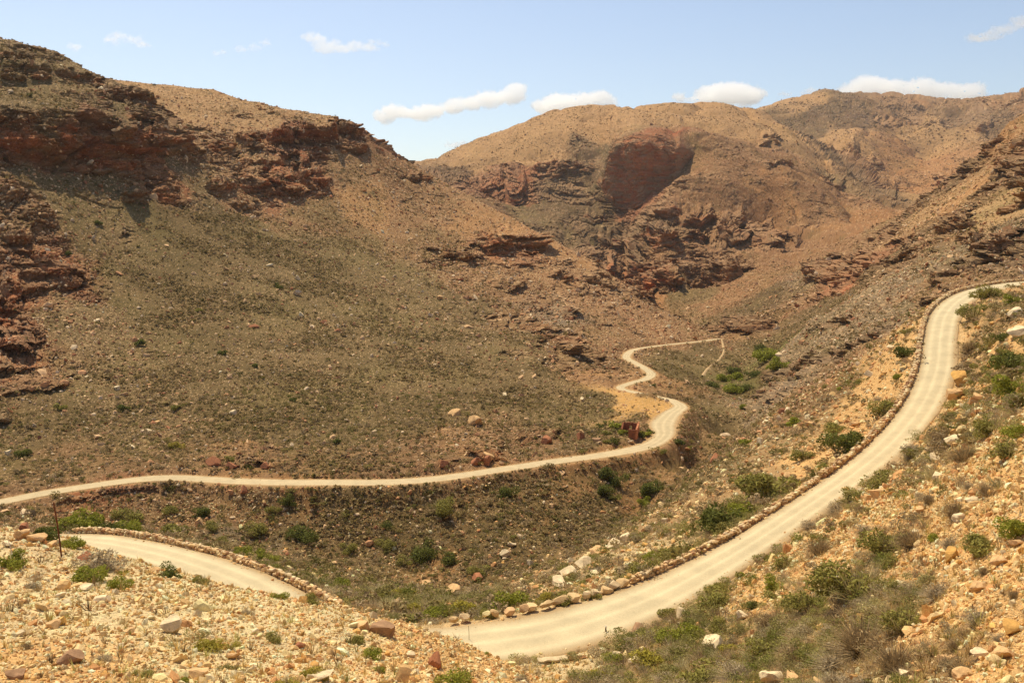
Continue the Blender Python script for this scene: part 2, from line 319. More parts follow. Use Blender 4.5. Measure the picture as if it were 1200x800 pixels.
# cliffs: rock walls (u0,top,bottom) - (u1,top,bottom), hardness
CL = [(0,78,92,62,80,92,.8),(0,62,70,40,62,70,.6),(66,80,92,124,92,102,.8),(110,102,116,176,110,126,.7),(146,126,144,186,132,146,.9),(60,104,110,110,112,120,.5),
 (-40,132,172,20,137,182,44,142,196,104,144,202,130,148,200,162,160,198,.95),(136,150,178,188,166,188,.9),(178,150,184,224,164,186,.9),
 (240,162,182,266,164,180,.8),(276,162,180,308,166,182,.8),(312,158,170,344,160,172,.8),(330,150,166,398,152,174,.9),(388,138,158,422,146,164,.9),(392,166,178,430,168,184,.7),
 (140,226,238,180,224,236,.7),(186,220,236,212,220,234,.8),(244,214,232,272,214,230,.8),(282,209,228,312,211,228,.85),(318,208,228,350,210,228,.85),(350,203,220,380,206,222,.85),(276,190,202,336,190,204,.6),(340,188,196,366,188,196,.6),(215,178,190,240,180,192,.6),
 (0,268,284,40,280,300,.8),(40,300,316,70,306,328,.8),(66,318,334,96,330,346,.7),(0,330,350,26,336,360,.8),(-20,360,380,36,366,392,.8),(-20,396,420,40,404,424,.9),(-20,426,446,18,430,450,.8),(0,480,498,14,480,496,.6),
 (478,206,214,500,204,214,.8),(572,280,300,640,276,298,.9),(520,292,304,560,296,308,.7),(544,296,306,572,298,308,.7),(694,292,314,719,296,316,.9),(640,318,326,672,322,334,.6),(575,330,338,606,334,342,.6),
 (656,356,368,676,360,372,.6),(630,380,392,690,404,420,.7),(600,366,374,640,378,388,.6),(670,404,414,712,420,432,.7),(610,392,402,640,398,406,.5),
 (698,202,212,722,169,237,742,167,233,772,166,217,814,159,184,.96),(591,200,226,618,206,226,.85),(624,188,202,680,184,196,.7),(560,205,215,592,202,216,.6),(640,196,206,700,190,198,.6),
 (700,222,230,722,226,234,.6),(684,244,252,712,250,260,.7),(700,268,276,722,274,284,.7),(760,318,336,800,322,340,.95),(738,320,344,764,322,346,.9),(732,296,322,750,298,322,.85),(754,260,278,794,262,280,.9),(770,232,244,800,228,240,.8),(718,280,290,742,280,292,.8),
 (800,240,254,840,236,252,.8),(842,254,274,876,252,278,.95),(876,262,278,910,264,282,.8),(822,306,326,868,304,324,.9),(800,262,272,830,266,278,.7),(905,268,278,940,272,282,.7),
 (944,312,332,1004,304,334,.95),(1000,300,312,1040,296,318,.7),(1096,258,278,1138,250,270,.9),(1118,280,292,1148,276,288,.8),(1176,184,220,1230,160,214,.95),(1146,168,188,1172,158,174,.8),(1180,240,250,1230,226,240,.8),(1140,300,312,1200,272,290,.9),(1100,316,330,1150,300,316,.8),(1052,278,292,1076,276,292,.7),
 (860,372,388,905,376,390,.8),(830,382,392,864,376,390,.7),(900,438,448,938,426,440,.8),(940,424,436,990,404,416,.7),(990,404,414,1050,372,384,.7),(890,458,466,925,448,456,.6),(960,382,390,1000,372,382,.6),
 (968,183,190,984,172,208,1000,172,222,1018,182,232,1036,200,239,1052,226,240,.5),(1020,134,140,1060,132,139,.5),(1062,130,136,1100,130,137,.5),(985,160,172,1010,165,180,.7),(1018,180,192,1040,188,198,.6),(1092,198,212,1120,204,214,.7),(1140,140,152,1164,136,150,.7),(1150,112,120,1200,104,114,.6),(888,160,168,912,156,166,.6),(892,186,194,930,186,196,.6),(960,200,208,990,206,214,.6),
 (230,536,546,300,538,550,.5),(300,540,552,345,542,552,.6),(390,545,554,430,546,554,.4),(480,544,554,530,540,550,.6),(545,524,540,580,524,538,.7),(600,510,520,650,506,516,.6),(640,500,508,690,506,516,.5),(0,572,580,30,568,578,.5),(60,590,602,120,582,596,.5)]
Rn = RR.copy(); CLM = np.zeros((NA, NR), F32)
Ucol = 600 + FOC * np.tan(AZ) / cp     # bearing of a column near mid height
CLX = np.zeros((NA, NR), F32)
for ci, row in enumerate(CL):
    kk = row[-1]; st_ = np.array(row[:-1], float).reshape(-1, 3); u0, t0, b0 = st_[0]; u1, t1, b1 = st_[-1]
    # bearings shift slightly with height: use the cliff's own mid height
    ucl = None
    d = [pt(u, (tt + bb) / 2, 1.0) for u, tt, bb in ((u0, t0, b0), (u1, t1, b1))]
    azs = [math.atan2(q[0], q[1]) for q in d]
    cols = np.where((AZ >= azs[0]) & (AZ <= azs[1]))[0]
    if len(cols) == 0: continue
    fs = (AZ[cols] - azs[0]) / (azs[1] - azs[0]); us = u0 + (u1 - u0) * fs
    nzz = np.sin(us * .7 + ci) * .9 + np.sin(us * .31 + ci * 2) * 1.4
    if len(st_) > 2: nzz = nzz * .35
    tvv = np.interp(us, st_[:, 0], st_[:, 1]) + nzz; bvv = np.interp(us, st_[:, 0], st_[:, 2]) + nzz * .8 + np.sin(us * .31 + 3 * ci) * 1.2
    sq = np.minimum(1, np.minimum(fs, 1 - fs) * abs(u1 - u0) / (18.0 if len(st_) == 5 else 5.0)) ** .6
    mid = (tvv + bvv) / 2; tvv = mid + (tvv - mid) * sq; bvv = mid + (bvv - mid) * sq
    rb = []
    for n_, i in enumerate(cols):
        q = pt(us[n_], bvv[n_], 1.0); tb = q[2] / math.hypot(q[0], q[1])
        rb.append((tb, RR[i, min(np.searchsorted(ENV[i], tb), NR - 1)]))
    rb = np.array(rb); med = np.median(rb[:, 1]); rb[:, 1] = np.clip(rb[:, 1], med * .8, med * 1.2)
    if len(rb) > 9: rb[:, 1] = np.convolve(np.pad(rb[:, 1], 4, mode='edge'), np.ones(9) / 9, 'valid')
    for n_, i in enumerate(cols):
        tb, r0 = rb[n_]; q = pt(us[n_], tvv[n_], 1.0); tt = q[2] / math.hypot(q[0], q[1])
        if tt - tb < 1e-4: continue
        js = np.where((RR[i] > r0) & (RR[i] < r0 * 1.5) & (TR[i] >= tb))[0]
        if len(js) == 0: continue
        fr = np.maximum.accumulate((TR[i, js] - tb) / (tt - tb))
        prof = np.where(fr <= 1, 1, np.clip(1 - (fr - 1) / .8, 0, 1)) * sstep(0, 1, np.minimum((1.5 - RR[i, js] / r0) * 6, 1))
        Rn[i, js] -= np.minimum((RR[i, js] - r0) * kk * prof, (.12 if len(st_) == 5 else .05) * RR[i, js]) * min(1, sq[n_] * 1.5)
        if len(st_) > 3 and u0 > 600: CLX[i, js] = 1
        CLM[i, js] = np.maximum(CLM[i, js], np.where(fr <= 1, 1, np.clip(1 - (fr - 1) / .4, 0, 1)) * min(1, kk * 1.05))
shift = (Rn - RR).ravel()
P[:, 0] += np.repeat(np.sin(AZ), NR) * shift; P[:, 1] += np.repeat(np.cos(AZ), NR) * shift; P[:, 2] += TR.ravel() * shift
CLM = CLM.ravel(); CLX = CLX.ravel()
rock = np.clip(ROC * sstep(-.35, .25, fbm(wob, .9, 3, 11) + ROC * .7 - .25), 0, 1)
rock = np.maximum(rock, CLM * .9)

D1, H1, W1, S1 = road_dist(P, RN, 14); D2, H2, W2, S2 = road_dist(P, RL, 16)
nearroad = np.minimum(D1 - W1, (D2 - W2) * .6)
quiet = sstep(.4, 5.0, nearroad).astype(F32)
# layered rock: ledges
def terrace(P, H, seed, dip):
    ph = (P[:, 2] + P[:, 0] * dip[0] + P[:, 1] * dip[1]) / H + fbm(P, H * 6, 3, seed) * .8
    c1, e1, id1 = cells(P, (H * 2.2, H * 2.2, H * 1.1), seed + 1)
    ph = ph + id1 * .5
    f = ph - np.floor(ph)
    prof = np.where(f < .7, f / .7, (1 - f) / .3)        # outward growth of the face, then back
    return prof, id1, e1
amp = np.zeros(len(P), F32)
for H, seed, lo, hi in ((14, 31, 250, 9000), (5.0, 37, 120, 3200), (1.9, 41, 40, 900)):
    rm = (rr > lo * .7) & (rr < hi) & (rock > .02)
    ix = np.where(rm)[0]
    pr, idc, ed = terrace(P[ix], H, seed, (.05, -.08))
    run = H / np.maximum(steep[ix], .3)
    w = rock[ix] * (1 - .6 * CLX[ix]) * quiet[ix] * sstep(lo * .7, lo * 1.2, rr[ix]) * (1 - sstep(hi * .6, hi, rr[ix]))
    o = (pr - .4) * run * .42 * w + (idc - .5) * H * .30 * w + vnoise(P[ix], H * .7, seed + 9) * H * .22 * w - (ed < .07) * H * .22 * w
    o = np.clip(o, -rr[ix] * .012, rr[ix] * .012)
    P[ix, 0] += hd[ix, 0] * o; P[ix, 1] += hd[ix, 1] * o; P[ix, 2] += w * (idc - .5) * H * .10
# general roughness, each octave only where it is in proportion to what can be seen
_g = Pn.reshape(NA, NR, 3); spc = np.maximum(np.linalg.norm(np.gradient(_g, axis=0), axis=2), np.linalg.norm(np.gradient(_g, axis=1), axis=2) * .8).ravel()
lam = 400.0; si = 50
disp = np.zeros(len(P), F32)
while lam > .10:
    q = lam / rr
    w = sstep(1.1, 3.2, lam / spc) * (1 - sstep(.10, .24, q))
    ix = np.where(w > .01)[0]
    if len(ix):
        n = vnoise(P[ix], (lam, lam, lam), si)
        n2 = 1 - 2 * np.abs(vnoise(P[ix], (lam * 1.3, lam * 1.3, lam * 2), si + 3))
        a = .024 + .045 * rock[ix] + .022 * (P[ix, 1] > 600) + .02 * STN[ix] * (q[ix] < .02)
        disp[ix] += (n * .6 + (n2 - .4) * .42) * a * lam * w[ix]
    lam /= 1.9; si += 7
disp = np.clip(disp, -rr * .012, rr * .012)
P += N0 * (disp * quiet)[:, None]
# jointed blocks break up the rock faces
for H, lo, hi, sd in ((9.0, 600, 4000, 611), (4.2, 300, 1500, 617), (2.0, 120, 600, 619), (.9, 40, 260, 623)):
    ix = np.where((rr > lo * .8) & (rr < hi) & (rock > .05))[0]
    f1_, ed_, id_ = cells(P[ix], (H * 1.2, H * 1.2, H * .6), sd)
    w = rock[ix] * quiet[ix] * sstep(lo * .8, lo * 1.2, rr[ix]) * (1 - sstep(hi * .7, hi, rr[ix])) * (1 - .6 * CLX[ix])
    o = ((id_ - .5) * .42 - (ed_ < .08) * .25) * H * w
    P[ix] += (N0[ix] * .6 + np.concatenate([hd[ix], np.zeros((len(ix), 1))], 1) * .6) * o[:, None]
# erosion gullies on the big mountains
wx = fbm(P, 130.0, 3, 231) * 45
g = 1 - np.abs(vnoise(np.stack([P[:, 0] + wx, P[:, 1] * .5, P[:, 2] * .5], 1), 95.0, 201))
g2 = 1 - np.abs(vnoise(np.stack([P[:, 0] + wx, P[:, 1] * .6, P[:, 2] * .3], 1), 38.0, 205))
gm = sstep(620, 900, P[:, 1])
P[:, 2] -= gm * (g ** 3 * 11 + g2 ** 3 * 5)
# cut the roads
D1, H1, W1, S1 = road_dist(P, RN, 16); D2, H2, W2, S2 = road_dist(P, RL, 16)
for D, Hh, Ww, sh in ((D1, H1, W1, .5), (D2, H2, W2, .7)):
    m = D < 15
    dz = np.abs(P[:, 2] - Hh)
    bl = 1.2 + np.minimum(dz * .9, 5)
    f = 1 - sstep(0, 1, (D - Ww - sh) / bl)
    P[:, 2] = np.where(m, P[:, 2] * (1 - f) + (Hh - .10) * f, P[:, 2])
N1 = normals(P)

# ------------------------------------------------------------------ ground colour (minerals, plant litter, painted shade on some far slopes)
Pw = P
fine = rng.random(len(P)).astype(F32)
nz1 = fbm(wob, 1.3, 4, 71); nz2 = fbm(Pw, 3.0, 3, 73); nz3 = vnoise(wob * 12, 1.0, 77)
col = SOIL.copy()
vegc = srgb(108,88,52)[None] * (1 + .12 * nz3[:, None]); vegc2 = srgb(118,100,58)
vegm = np.clip(sstep(.05, .75, VEG + nz1 * .35 + nz2 * .25) * .8, 0, 1) * sstep(60, 140, rr) + np.clip(VEG - .1, 0, 1) * .35 * (1 - sstep(60, 140, rr))
vegm *= (1 - .7 * rock) * sstep(0, 2.5, nearroad)
redc = srgb(178,112,70); greyc = srgb(158,126,92)
patch = sstep(-.25, .35, fbm(Pw, (9, 9, 3.5), 4, 81))[:, None]
rf = np.clip(patch * (.22 + .8 * CLM[:, None]), 0, 1) * np.where(P[:, 0] > .215 * P[:, 1], .35, 1.0)[:, None]; rc = redc * rf + greyc * (1 - rf)
strat = vnoise(np.stack([Pw[:, 0] * .08, Pw[:, 1] * .08, Pw[:, 2] + nz2 * 1.0], 1), 1.7, 83)[:, None]
rc = rc * (1 + .22 * strat)
col = col * (1 + .16 * nz1[:, None] + .10 * nz2[:, None])
col = col * (1 - rock[:, None] * .85) + rc * rock[:, None] * .85
big = fbm(wob, 4.0, 3, 91)[:, None]
clump = sstep(-.3, .3, fbm(Pw, (14, 14, 14), 3, 95))
vegm *= .55 + .45 * clump
vc = vegc + (vegc2 - vegc) * sstep(-.2, .4, big)
col = col * (1 - vegm[:, None]) + vc * vegm[:, None]
# stones lying about: pale chips, one cell each
st = (fine < STN * .22 * sstep(110, 220, rr) * (1 - .5 * vegm)) & (rock < .6)
chip = srgb(214,176,128) * (.7 + .45 * rng.random(len(P))[:, None])
_u, _v = project(P[:, 0], P[:, 1], P[:, 2]); _u = _u.reshape(NA, NR); _v = _v.reshape(NA, NR)
ani = np.clip(1.3 * np.abs(np.gradient(_u, axis=0)) / np.maximum(np.abs(np.gradient(_v, axis=1)), .3), 0, 1).ravel()
kf = ((.65 - .30 * sstep(500, 900, rr)) * ani)[:, None]
col = np.where(st[:, None], col * (1 - kf) + chip * kf, col)
dk = (fine > 1 - (.16 * VEG + .10 * (rr > 600)) * sstep(200, 320, rr)) & (rock < .6)
kf = kf * .8
col = np.where(dk[:, None], col * (1 - kf) + srgb(70,66,34) * kf, col)
# bush-sized dark dots and boulder-sized pale ones far off, in world space
ixf = np.where(rr > 520)[0]; c1, _, ci_ = cells(P[ixf], (7, 7, 5), 401)
m1 = (c1 < .30) & (ci_ < .35) & (rock[ixf] < .6); m2 = (c1 < .26) & (ci_ > .80)
col[ixf[m1]] = col[ixf[m1]] * .45 + srgb(84,74,44) * .55; col[ixf[m2]] = col[ixf[m2]] * .45 + srgb(184,146,108) * .5
# road shoulders of bare gravel
shm = (1 - sstep(.2, 1.6, D1 - W1)); shm2 = (1 - sstep(.1, 1.3, D2 - W2))
shc = srgb(222,186,132)
col = col * (1 - shm[:, None] * .75) + shc * shm[:, None] * .75
col = col * (1 - shm2[:, None] * .6) + srgb(205,165,110) * shm2[:, None] * .6
col = np.clip(col, .01, .85)

def mesh_from(name, V, Fq, mat, cols=None, smooth_=True, tri=False):
    me = bpy.data.meshes.new(name)
    V = np.asarray(V, F32); Fq = np.asarray(Fq, np.int32); nf, nv = Fq.shape
    me.vertices.add(len(V)); me.vertices.foreach_set('co', V.ravel())
    me.loops.add(nf * nv); me.loops.foreach_set('vertex_index', Fq.ravel())
    me.polygons.add(nf); me.polygons.foreach_set('loop_start', np.arange(0, nf * nv, nv, dtype=np.int32))
    me.polygons.foreach_set('use_smooth', np.full(nf, smooth_, bool))
    me.update(calc_edges=True)
    if cols is not None:
        at = me.color_attributes.new('tone', 'FLOAT_COLOR', 'POINT')
        c4 = np.ones((len(V), 4), F32); c4[:, :3] = cols
        at.data.foreach_set('color', c4.ravel())
    if mat: me.materials.append(mat)
    return me
def link(name, me, parent=None, **props):
    o = bpy.data.objects.new(name, me); COL.objects.link(o)
    if parent: o.parent = parent
    for k_, v_ in props.items(): o[k_] = v_
    return o
def empty(name, loc, rz=0, **props):
    o = bpy.data.objects.new(name, None); COL.objects.link(o); o.location = loc; o.rotation_euler = (0, 0, rz); o.empty_display_size = .2
    for k_, v_ in props.items(): o[k_] = v_
    return o

# ------------------------------------------------------------------ materials
def mat(name):
    m = bpy.data.materials.new(name); m.use_nodes = True; nt = m.node_tree
    b = nt.nodes['Principled BSDF']; b.inputs['Roughness'].default_value = .95; b.inputs['Specular IOR Level'].default_value = .15
    return m, nt, b
def N(nt, t, **kw):
    n = nt.nodes.new(t)
    for k_, v_ in kw.items():
        if k_ in n.inputs: n.inputs[k_].default_value = v_
        else: setattr(n, k_, v_)
    return n
def mixc(nt, fac, a, b, mode='MIX'):
    n = nt.nodes.new('ShaderNodeMix'); n.data_type = 'RGBA'; n.blend_type = mode
    for s_, val in (('Factor', fac), ('A', a), ('B', b)):
        sock = [q for q in n.inputs if q.name == s_ and (q.type == 'RGBA' or s_ == 'Factor')][0]
        if isinstance(val, bpy.types.NodeSocket): nt.links.new(val, sock)
        elif s_ == 'Factor': sock.default_value = val
        else: sock.default_value = (*val, 1) if len(val) == 3 else val
    return [q for q in n.outputs if q.type == 'RGBA'][0]
def ramp(nt, src, stops):
    r = nt.nodes.new('ShaderNodeValToRGB'); e = r.color_ramp.elements
    while len(e) < len(stops): e.new(.5)
    for el, (p_, c_) in zip(e, stops): el.position = p_; el.color = (c_, c_, c_, 1) if np.isscalar(c_) else (*c_, 1)
    nt.links.new(src, r.inputs[0]); return r.outputs[0]

gm_, nt, b = mat('ground')
geo = N(nt, 'ShaderNodeNewGeometry'); at = N(nt, 'ShaderNodeAttribute', attribute_name='tone')
def tex(nt, kind, scale, geo, **kw):
    n = N(nt, kind, **kw); n.inputs['Scale'].default_value = scale; nt.links.new(geo.outputs['Position'], n.inputs['Vector']); return n
nA = tex(nt, 'ShaderNodeTexNoise', .9, geo, Detail=9.0, Roughness=.72)
nB = tex(nt, 'ShaderNodeTexNoise', 9.0, geo, Detail=6.0, Roughness=.75)
vo = tex(nt, 'ShaderNodeTexVoronoi', 7.0, geo); vo.inputs['Randomness'].default_value = 1
vo2 = tex(nt, 'ShaderNodeTexVoronoi', 22.0, geo)
fa = ramp(nt, nA.outputs[0], [(.3, .72), (.5, 1.0), (.7, 1.22)])
fb = ramp(nt, nB.outputs[0], [(.3, .7), (.5, 1.0), (.7, 1.25)])
c = mixc(nt, 1.0, at.outputs['Color'], fa, 'MULTIPLY'); c = mixc(nt, .8, c, fb, 'MULTIPLY')
chip_ = ramp(nt, vo.outputs['Color'], [(.0, .75), (.5, 1.0), (1, 1.3)])
c = mixc(nt, .55, c, chip_, 'MULTIPLY')
chip2 = ramp(nt, vo2.outputs['Color'], [(.0, .8), (.5, 1.0), (1, 1.25)])
c = mixc(nt, .5, c, chip2, 'MULTIPLY')
nt.links.new(c, b.inputs['Base Color'])
mth = N(nt, 'ShaderNodeMath', operation='ADD'); nt.links.new(nB.outputs[0], mth.inputs[0]); nt.links.new(vo.outputs['Distance'], mth.inputs[1])
mt2 = N(nt, 'ShaderNodeMath', operation='ADD'); nt.links.new(mth.outputs[0], mt2.inputs[0]); nt.links.new(vo2.outputs['Distance'], mt2.inputs[1])
bp = N(nt, 'ShaderNodeBump', Strength=.8, Distance=.12); nt.links.new(mt2.outputs[0], bp.inputs['Height'])
nt.links.new(bp.outputs[0], b.inputs['Normal'])
GROUND = gm_

ii = np.arange(NA - 1)[:, None] * NR + np.arange(NR - 1)[None]
ii = ii.ravel()
Fq = np.stack([ii, ii + NR, ii + NR + 1, ii + 1], 1)
me = mesh_from('terrain', P, Fq, GROUND, col)
me.polygons.foreach_set('use_smooth', ~((rock[Fq[:, 0]] > .28) & (rr[Fq[:, 0]] > 60)))
link('terrain', me, kind='structure')

# roads ------------------------------------------------------------------
rm_, nt, b = mat('gravel_road')
geo = N(nt, 'ShaderNodeNewGeometry'); at = N(nt, 'ShaderNodeAttribute', attribute_name='tone')
n1 = tex(nt, 'ShaderNodeTexNoise', .5, geo, Detail=7.0, Roughness=.65); n2 = tex(nt, 'ShaderNodeTexNoise', 14.0, geo, Detail=5.0, Roughness=.7)
c = mixc(nt, 1.0, at.outputs['Color'], ramp(nt, n1.outputs[0], [(.3, .86), (.7, 1.1)]), 'MULTIPLY')
c = mixc(nt, 1.0, c, ramp(nt, n2.outputs[0], [(.3, .85), (.7, 1.12)]), 'MULTIPLY')
nt.links.new(c, b.inputs['Base Color'])
bp = N(nt, 'ShaderNodeBump', Strength=.5, Distance=.04); nt.links.new(n2.outputs[0], bp.inputs['Height']); nt.links.new(bp.outputs[0], b.inputs['Normal'])
def build_road(name, line, cen, edgec, tracks=True):
    d = np.gradient(line[:, :2], axis=0); d /= np.linalg.norm(d, axis=1, keepdims=True); nrm = np.stack([-d[:, 1], d[:, 0]], 1)
    K = 37; s_ = np.linspace(-1, 1, K); n = len(line); V = np.zeros((n, K, 3)); Cc = np.zeros((n, K, 3))
    jit = fbm(np.stack([np.arange(n), np.zeros(n), np.zeros(n)], 1) * 1.0, 5.0, 3, 5) * .35
    jit2 = fbm(np.stack([np.arange(n), np.zeros(n) + 9, np.zeros(n)], 1) * 1.0, 5.0, 3, 8) * .35
    for j, q in enumerate(s_):
        tr_ = sum(math.exp(-((q - t_) / .11) ** 2) for t_ in (-.55, .0, .52))
        w = line[:, 3] + (jit if q < 0 else jit2) * abs(q) ** 3 + .3 * abs(q)
        V[:, j, :2] = line[:, :2] + nrm * (q * w)[:, None]
        V[:, j, 2] = line[:, 2] + .06 * (1 - q * q) - .03 * tr_ - (.22 if abs(q) > .99 else 0)
        tr = sum(math.exp(-((q - t_) / .11) ** 2) for t_ in (-.55, .0, .52)) if tracks else .5
        e = np.clip(sstep(.62, .95, abs(q)) + (jit2[:, None] if q > 0 else jit[:, None]) * 1.2 * sstep(.4, .8, abs(q)), 0, 1)
        Cc[:, j] = (cen * (.90 + .16 * tr)) * (1 - e) + edgec * e
    me = mesh_from(name, V.reshape(-1, 3), (np.arange(n - 1)[:, None] * K + np.arange(K - 1)[None]).ravel()[:, None] + np.array([0, 1, K + 1, K])[None], rm_, Cc.reshape(-1, 3))
    return link(name, me, kind='structure')
build_road('upper_road', RN, srgb(202,184,146), srgb(172,144,104))
build_road('lower_road', RL, srgb(194,174,136), srgb(174,142,100))

# ------------------------------------------------------------------ light, sky, camera
SUN_EL, SUN_AZ = 60.0, -30.0      # degrees; azimuth from straight ahead, negative = left
w = bpy.data.worlds.new('World'); scene.world = w; w.use_nodes = True; nt = w.node_tree
bg = nt.nodes['Background']; sky = nt.nodes.new('ShaderNodeTexSky'); sky.sky_type = 'NISHITA'; sky.sun_disc = False
sky.sun_elevation = math.radians(SUN_EL); sky.sun_rotation = math.radians(SUN_AZ)
sky.altitude = 900; sky.air_density = 1.0; sky.dust_density = 2.2; sky.ozone_density = .35
nt.links.new(sky.outputs[0], bg.inputs[0]); bg.inputs[1].default_value = .115
sl = bpy.data.lights.new('sun', 'SUN'); sl.energy = 4.4; sl.angle = math.radians(.53); sl.color = (1, .88, .65)
so = bpy.data.objects.new('sun', sl); COL.objects.link(so)
e_, a_ = math.radians(SUN_EL), math.radians(SUN_AZ)
sdir = Vector((math.sin(a_) * math.cos(e_), math.cos(a_) * math.cos(e_), math.sin(e_)))
so.rotation_euler = sdir.to_track_quat('Z', 'Y').to_euler()
cam = bpy.data.cameras.new('camera'); co = bpy.data.objects.new('camera', cam); COL.objects.link(co)
co.location = (0, 0, 0); co.rotation_euler = (math.radians(90) - PITCH, 0, 0)
cam.sensor_width = 36; cam.lens = 36 * FOC / 1200; cam.clip_end = 30000; cam.clip_start = .2
scene.camera = co
vs = scene.view_settings; vs.view_transform = 'Standard'; vs.look = 'None'; vs.exposure = .3; vs.gamma = 1; vs.use_curve_mapping = False
scene.cycles.max_bounces = 32; scene.cycles.diffuse_bounces = 3; scene.cycles.glossy_bounces = 2; scene.cycles.transmission_bounces = 3; scene.cycles.volume_bounces = 32

# ------------------------------------------------------------------ finding places on the finished ground
G3 = P.reshape(NA, NR, 3)
T2 = G3[..., 2] / np.hypot(G3[..., 0], G3[..., 1]); ENV2 = np.maximum.accumulate(T2, 1)
VIS = (T2 >= ENV2 - 6e-4)
UU, VV = project(G3[..., 0], G3[..., 1], G3[..., 2])
NG = N1.reshape(NA, NR, 3)
def spot(u, v):
    """finished-ground point (and normal) met along the bearing"""
    d = pt(u, v, 1.0); az = math.atan2(d[0], d[1]); t = d[2] / math.hypot(d[0], d[1])
    i = int(np.clip(np.searchsorted(AZ, az), 4, NA - 5)); best = None
    for k_ in range(i - 3, i + 4):
        j = min(np.searchsorted(ENV2[k_], t), NR - 1)
        for jj in (max(j - 1, 0), j):
            e = (UU[k_, jj] - u) ** 2 + (VV[k_, jj] - v) ** 2
            if best is None or e < best[0]: best = (e, k_, jj)
    _, k_, j = best
    return G3[k_, j].copy(), NG[k_, j].copy()
du_ = np.gradient(G3, axis=0); dv_ = np.gradient(G3, axis=1)
AREA = np.linalg.norm(np.cross(du_, dv_), axis=2)
Rr2 = np.hypot(G3[..., 0], G3[..., 1])
VEGg = VEG.reshape(NA, NR); STNg = STN.reshape(NA, NR); ROCg = rock.reshape(NA, NR)
ONROAD = ((D1 < W1 + .45) | (D2 < W2 + .6)).reshape(NA, NR)
INFR = (UU > -70) & (UU < 1270) & (VV < 880) & (VV > -60) & (G3[..., 1] > 8)

def pick(weight, n):
    w = weight.ravel().astype(np.float64); w /= w.sum()
    k_ = rng.choice(len(w), n, p=w)
    i, j = np.unravel_index(k_, (NA, NR))
    i = np.minimum(i, NA - 2); j = np.minimum(j, NR - 2)
    fu = rng.random((n, 1)); fv = rng.random((n, 1))
    p = (G3[i, j] * (1 - fu) + G3[i + 1, j] * fu) * (1 - fv) + (G3[i, j + 1] * (1 - fu) + G3[i + 1, j + 1] * fu) * fv
    return p, NG[i, j], i, j

# ------------------------------------------------------------------ shapes
def ico(sub):
    bm = __import__('bmesh').new(); __import__('bmesh').ops.create_icosphere(bm, subdivisions=sub, radius=1)
    V = np.array([v.co[:] for v in bm.verts]); Fc = np.array([[v.index for v in f.verts] for f in bm.faces]); bm.free(); return V, Fc
ICO1, ICO2, ICO3 = ico(1), ico(2), ico(3)
def rock_shape(seed, base, planes=9, lump=.12, boxy=0.0):
    r = np.random.default_rng(seed); V, Fc = base; V = V.copy()
    if boxy:
        m = np.abs(V).max(1, keepdims=True); V = V * (1 - boxy) + V / m * boxy
    V *= 1 + lump * vnoise(V + seed * 3.1, .8, seed)[:, None]
    for _ in range(planes):
        n = r.normal(size=3); n /= np.linalg.norm(n); h = r.uniform(.45, .85)
        d = V @ n - h; V -= np.where(d > 0, d, 0)[:, None] * n
    V *= 1 + .03 * vnoise(V * 4 + seed, .8, seed + 5)[:, None]
    return V, Fc
def leaves(r, n, size, flat=.75, shell=.55, lobes=5, asp=1.0):
    """a clumpy crown of leaf faces through a unit dome"""
    cen = r.normal(size=(lobes, 3)) * [.42, .42, .22] + [0, 0, .45]; rad = r.uniform(.32, .55, lobes)
    k_ = r.integers(0, lobes, n); d = r.normal(size=(n, 3)); d /= np.linalg.norm(d, axis=1, keepdims=True)
    rr_ = rad[k_] * (shell + (1 - shell) * r.random(n) ** .5) * r.uniform(.85, 1.15, n)
    c_ = cen[k_] + d * rr_[:, None] * [1, 1, flat]
    c_[:, 2] = np.abs(c_[:, 2]) + .02
    a = r.normal(size=(n, 3)); a /= np.linalg.norm(a, axis=1, keepdims=True); b_ = np.cross(a, d + r.normal(size=(n, 3)) * .6); b_ /= np.linalg.norm(b_, axis=1, keepdims=True) + 1e-9
    s_ = size * r.uniform(.6, 1.4, (n, 1)); a = a * s_ * asp; b_ = b_ * s_ / asp
    V = np.stack([c_ - a - b_ * .3, c_ + b_ * .7, c_ + a - b_ * .2, c_ - b_ * .8], 1).reshape(-1, 3)
    return V, np.arange(4 * n).reshape(-1, 4)
def blades(r, n, h, spread, wd, segs=2, curl=.3, base=.12):
    """thin upward strips: dry grass and twigs"""
    a = r.uniform(0, 2 * math.pi, n); tilt = np.abs(r.normal(0, spread, n)); H = h * r.uniform(.55, 1.1, n)
    dr = np.stack([np.cos(a) * np.sin(tilt), np.sin(a) * np.sin(tilt), np.cos(tilt)], 1)
    side = np.stack([-np.sin(a + r.normal(0, .8, n)), np.cos(a), np.zeros(n)], 1); side /= np.linalg.norm(side, axis=1, keepdims=True)
    p0 = np.stack([np.cos(a), np.sin(a), np.zeros(n)], 1) * (base * r.random((n, 1)))
    rows = []
    for q in range(segs + 1):
        t = q / segs; c_ = p0 + dr * (H * t)[:, None] + np.stack([np.cos(a), np.sin(a), -np.ones(n) * .5], 1) * (curl * H * t * t * np.sin(tilt + .2))[:, None]
        w = wd * (1 - .8 * t) * r.uniform(.6, 1.3, (n, 1)); rows += [c_ - side * w, c_ + side * w]
    V = np.stack(rows, 1); V[..., 2] = np.maximum(V[..., 2], 0)
    m = 2 * (segs + 1); Fc = np.concatenate([np.arange(n)[:, None] * m + np.array([2*q, 2*q+1, 2*q+3, 2*q+2]) for q in range(segs)])
    return V.reshape(-1, 3), Fc
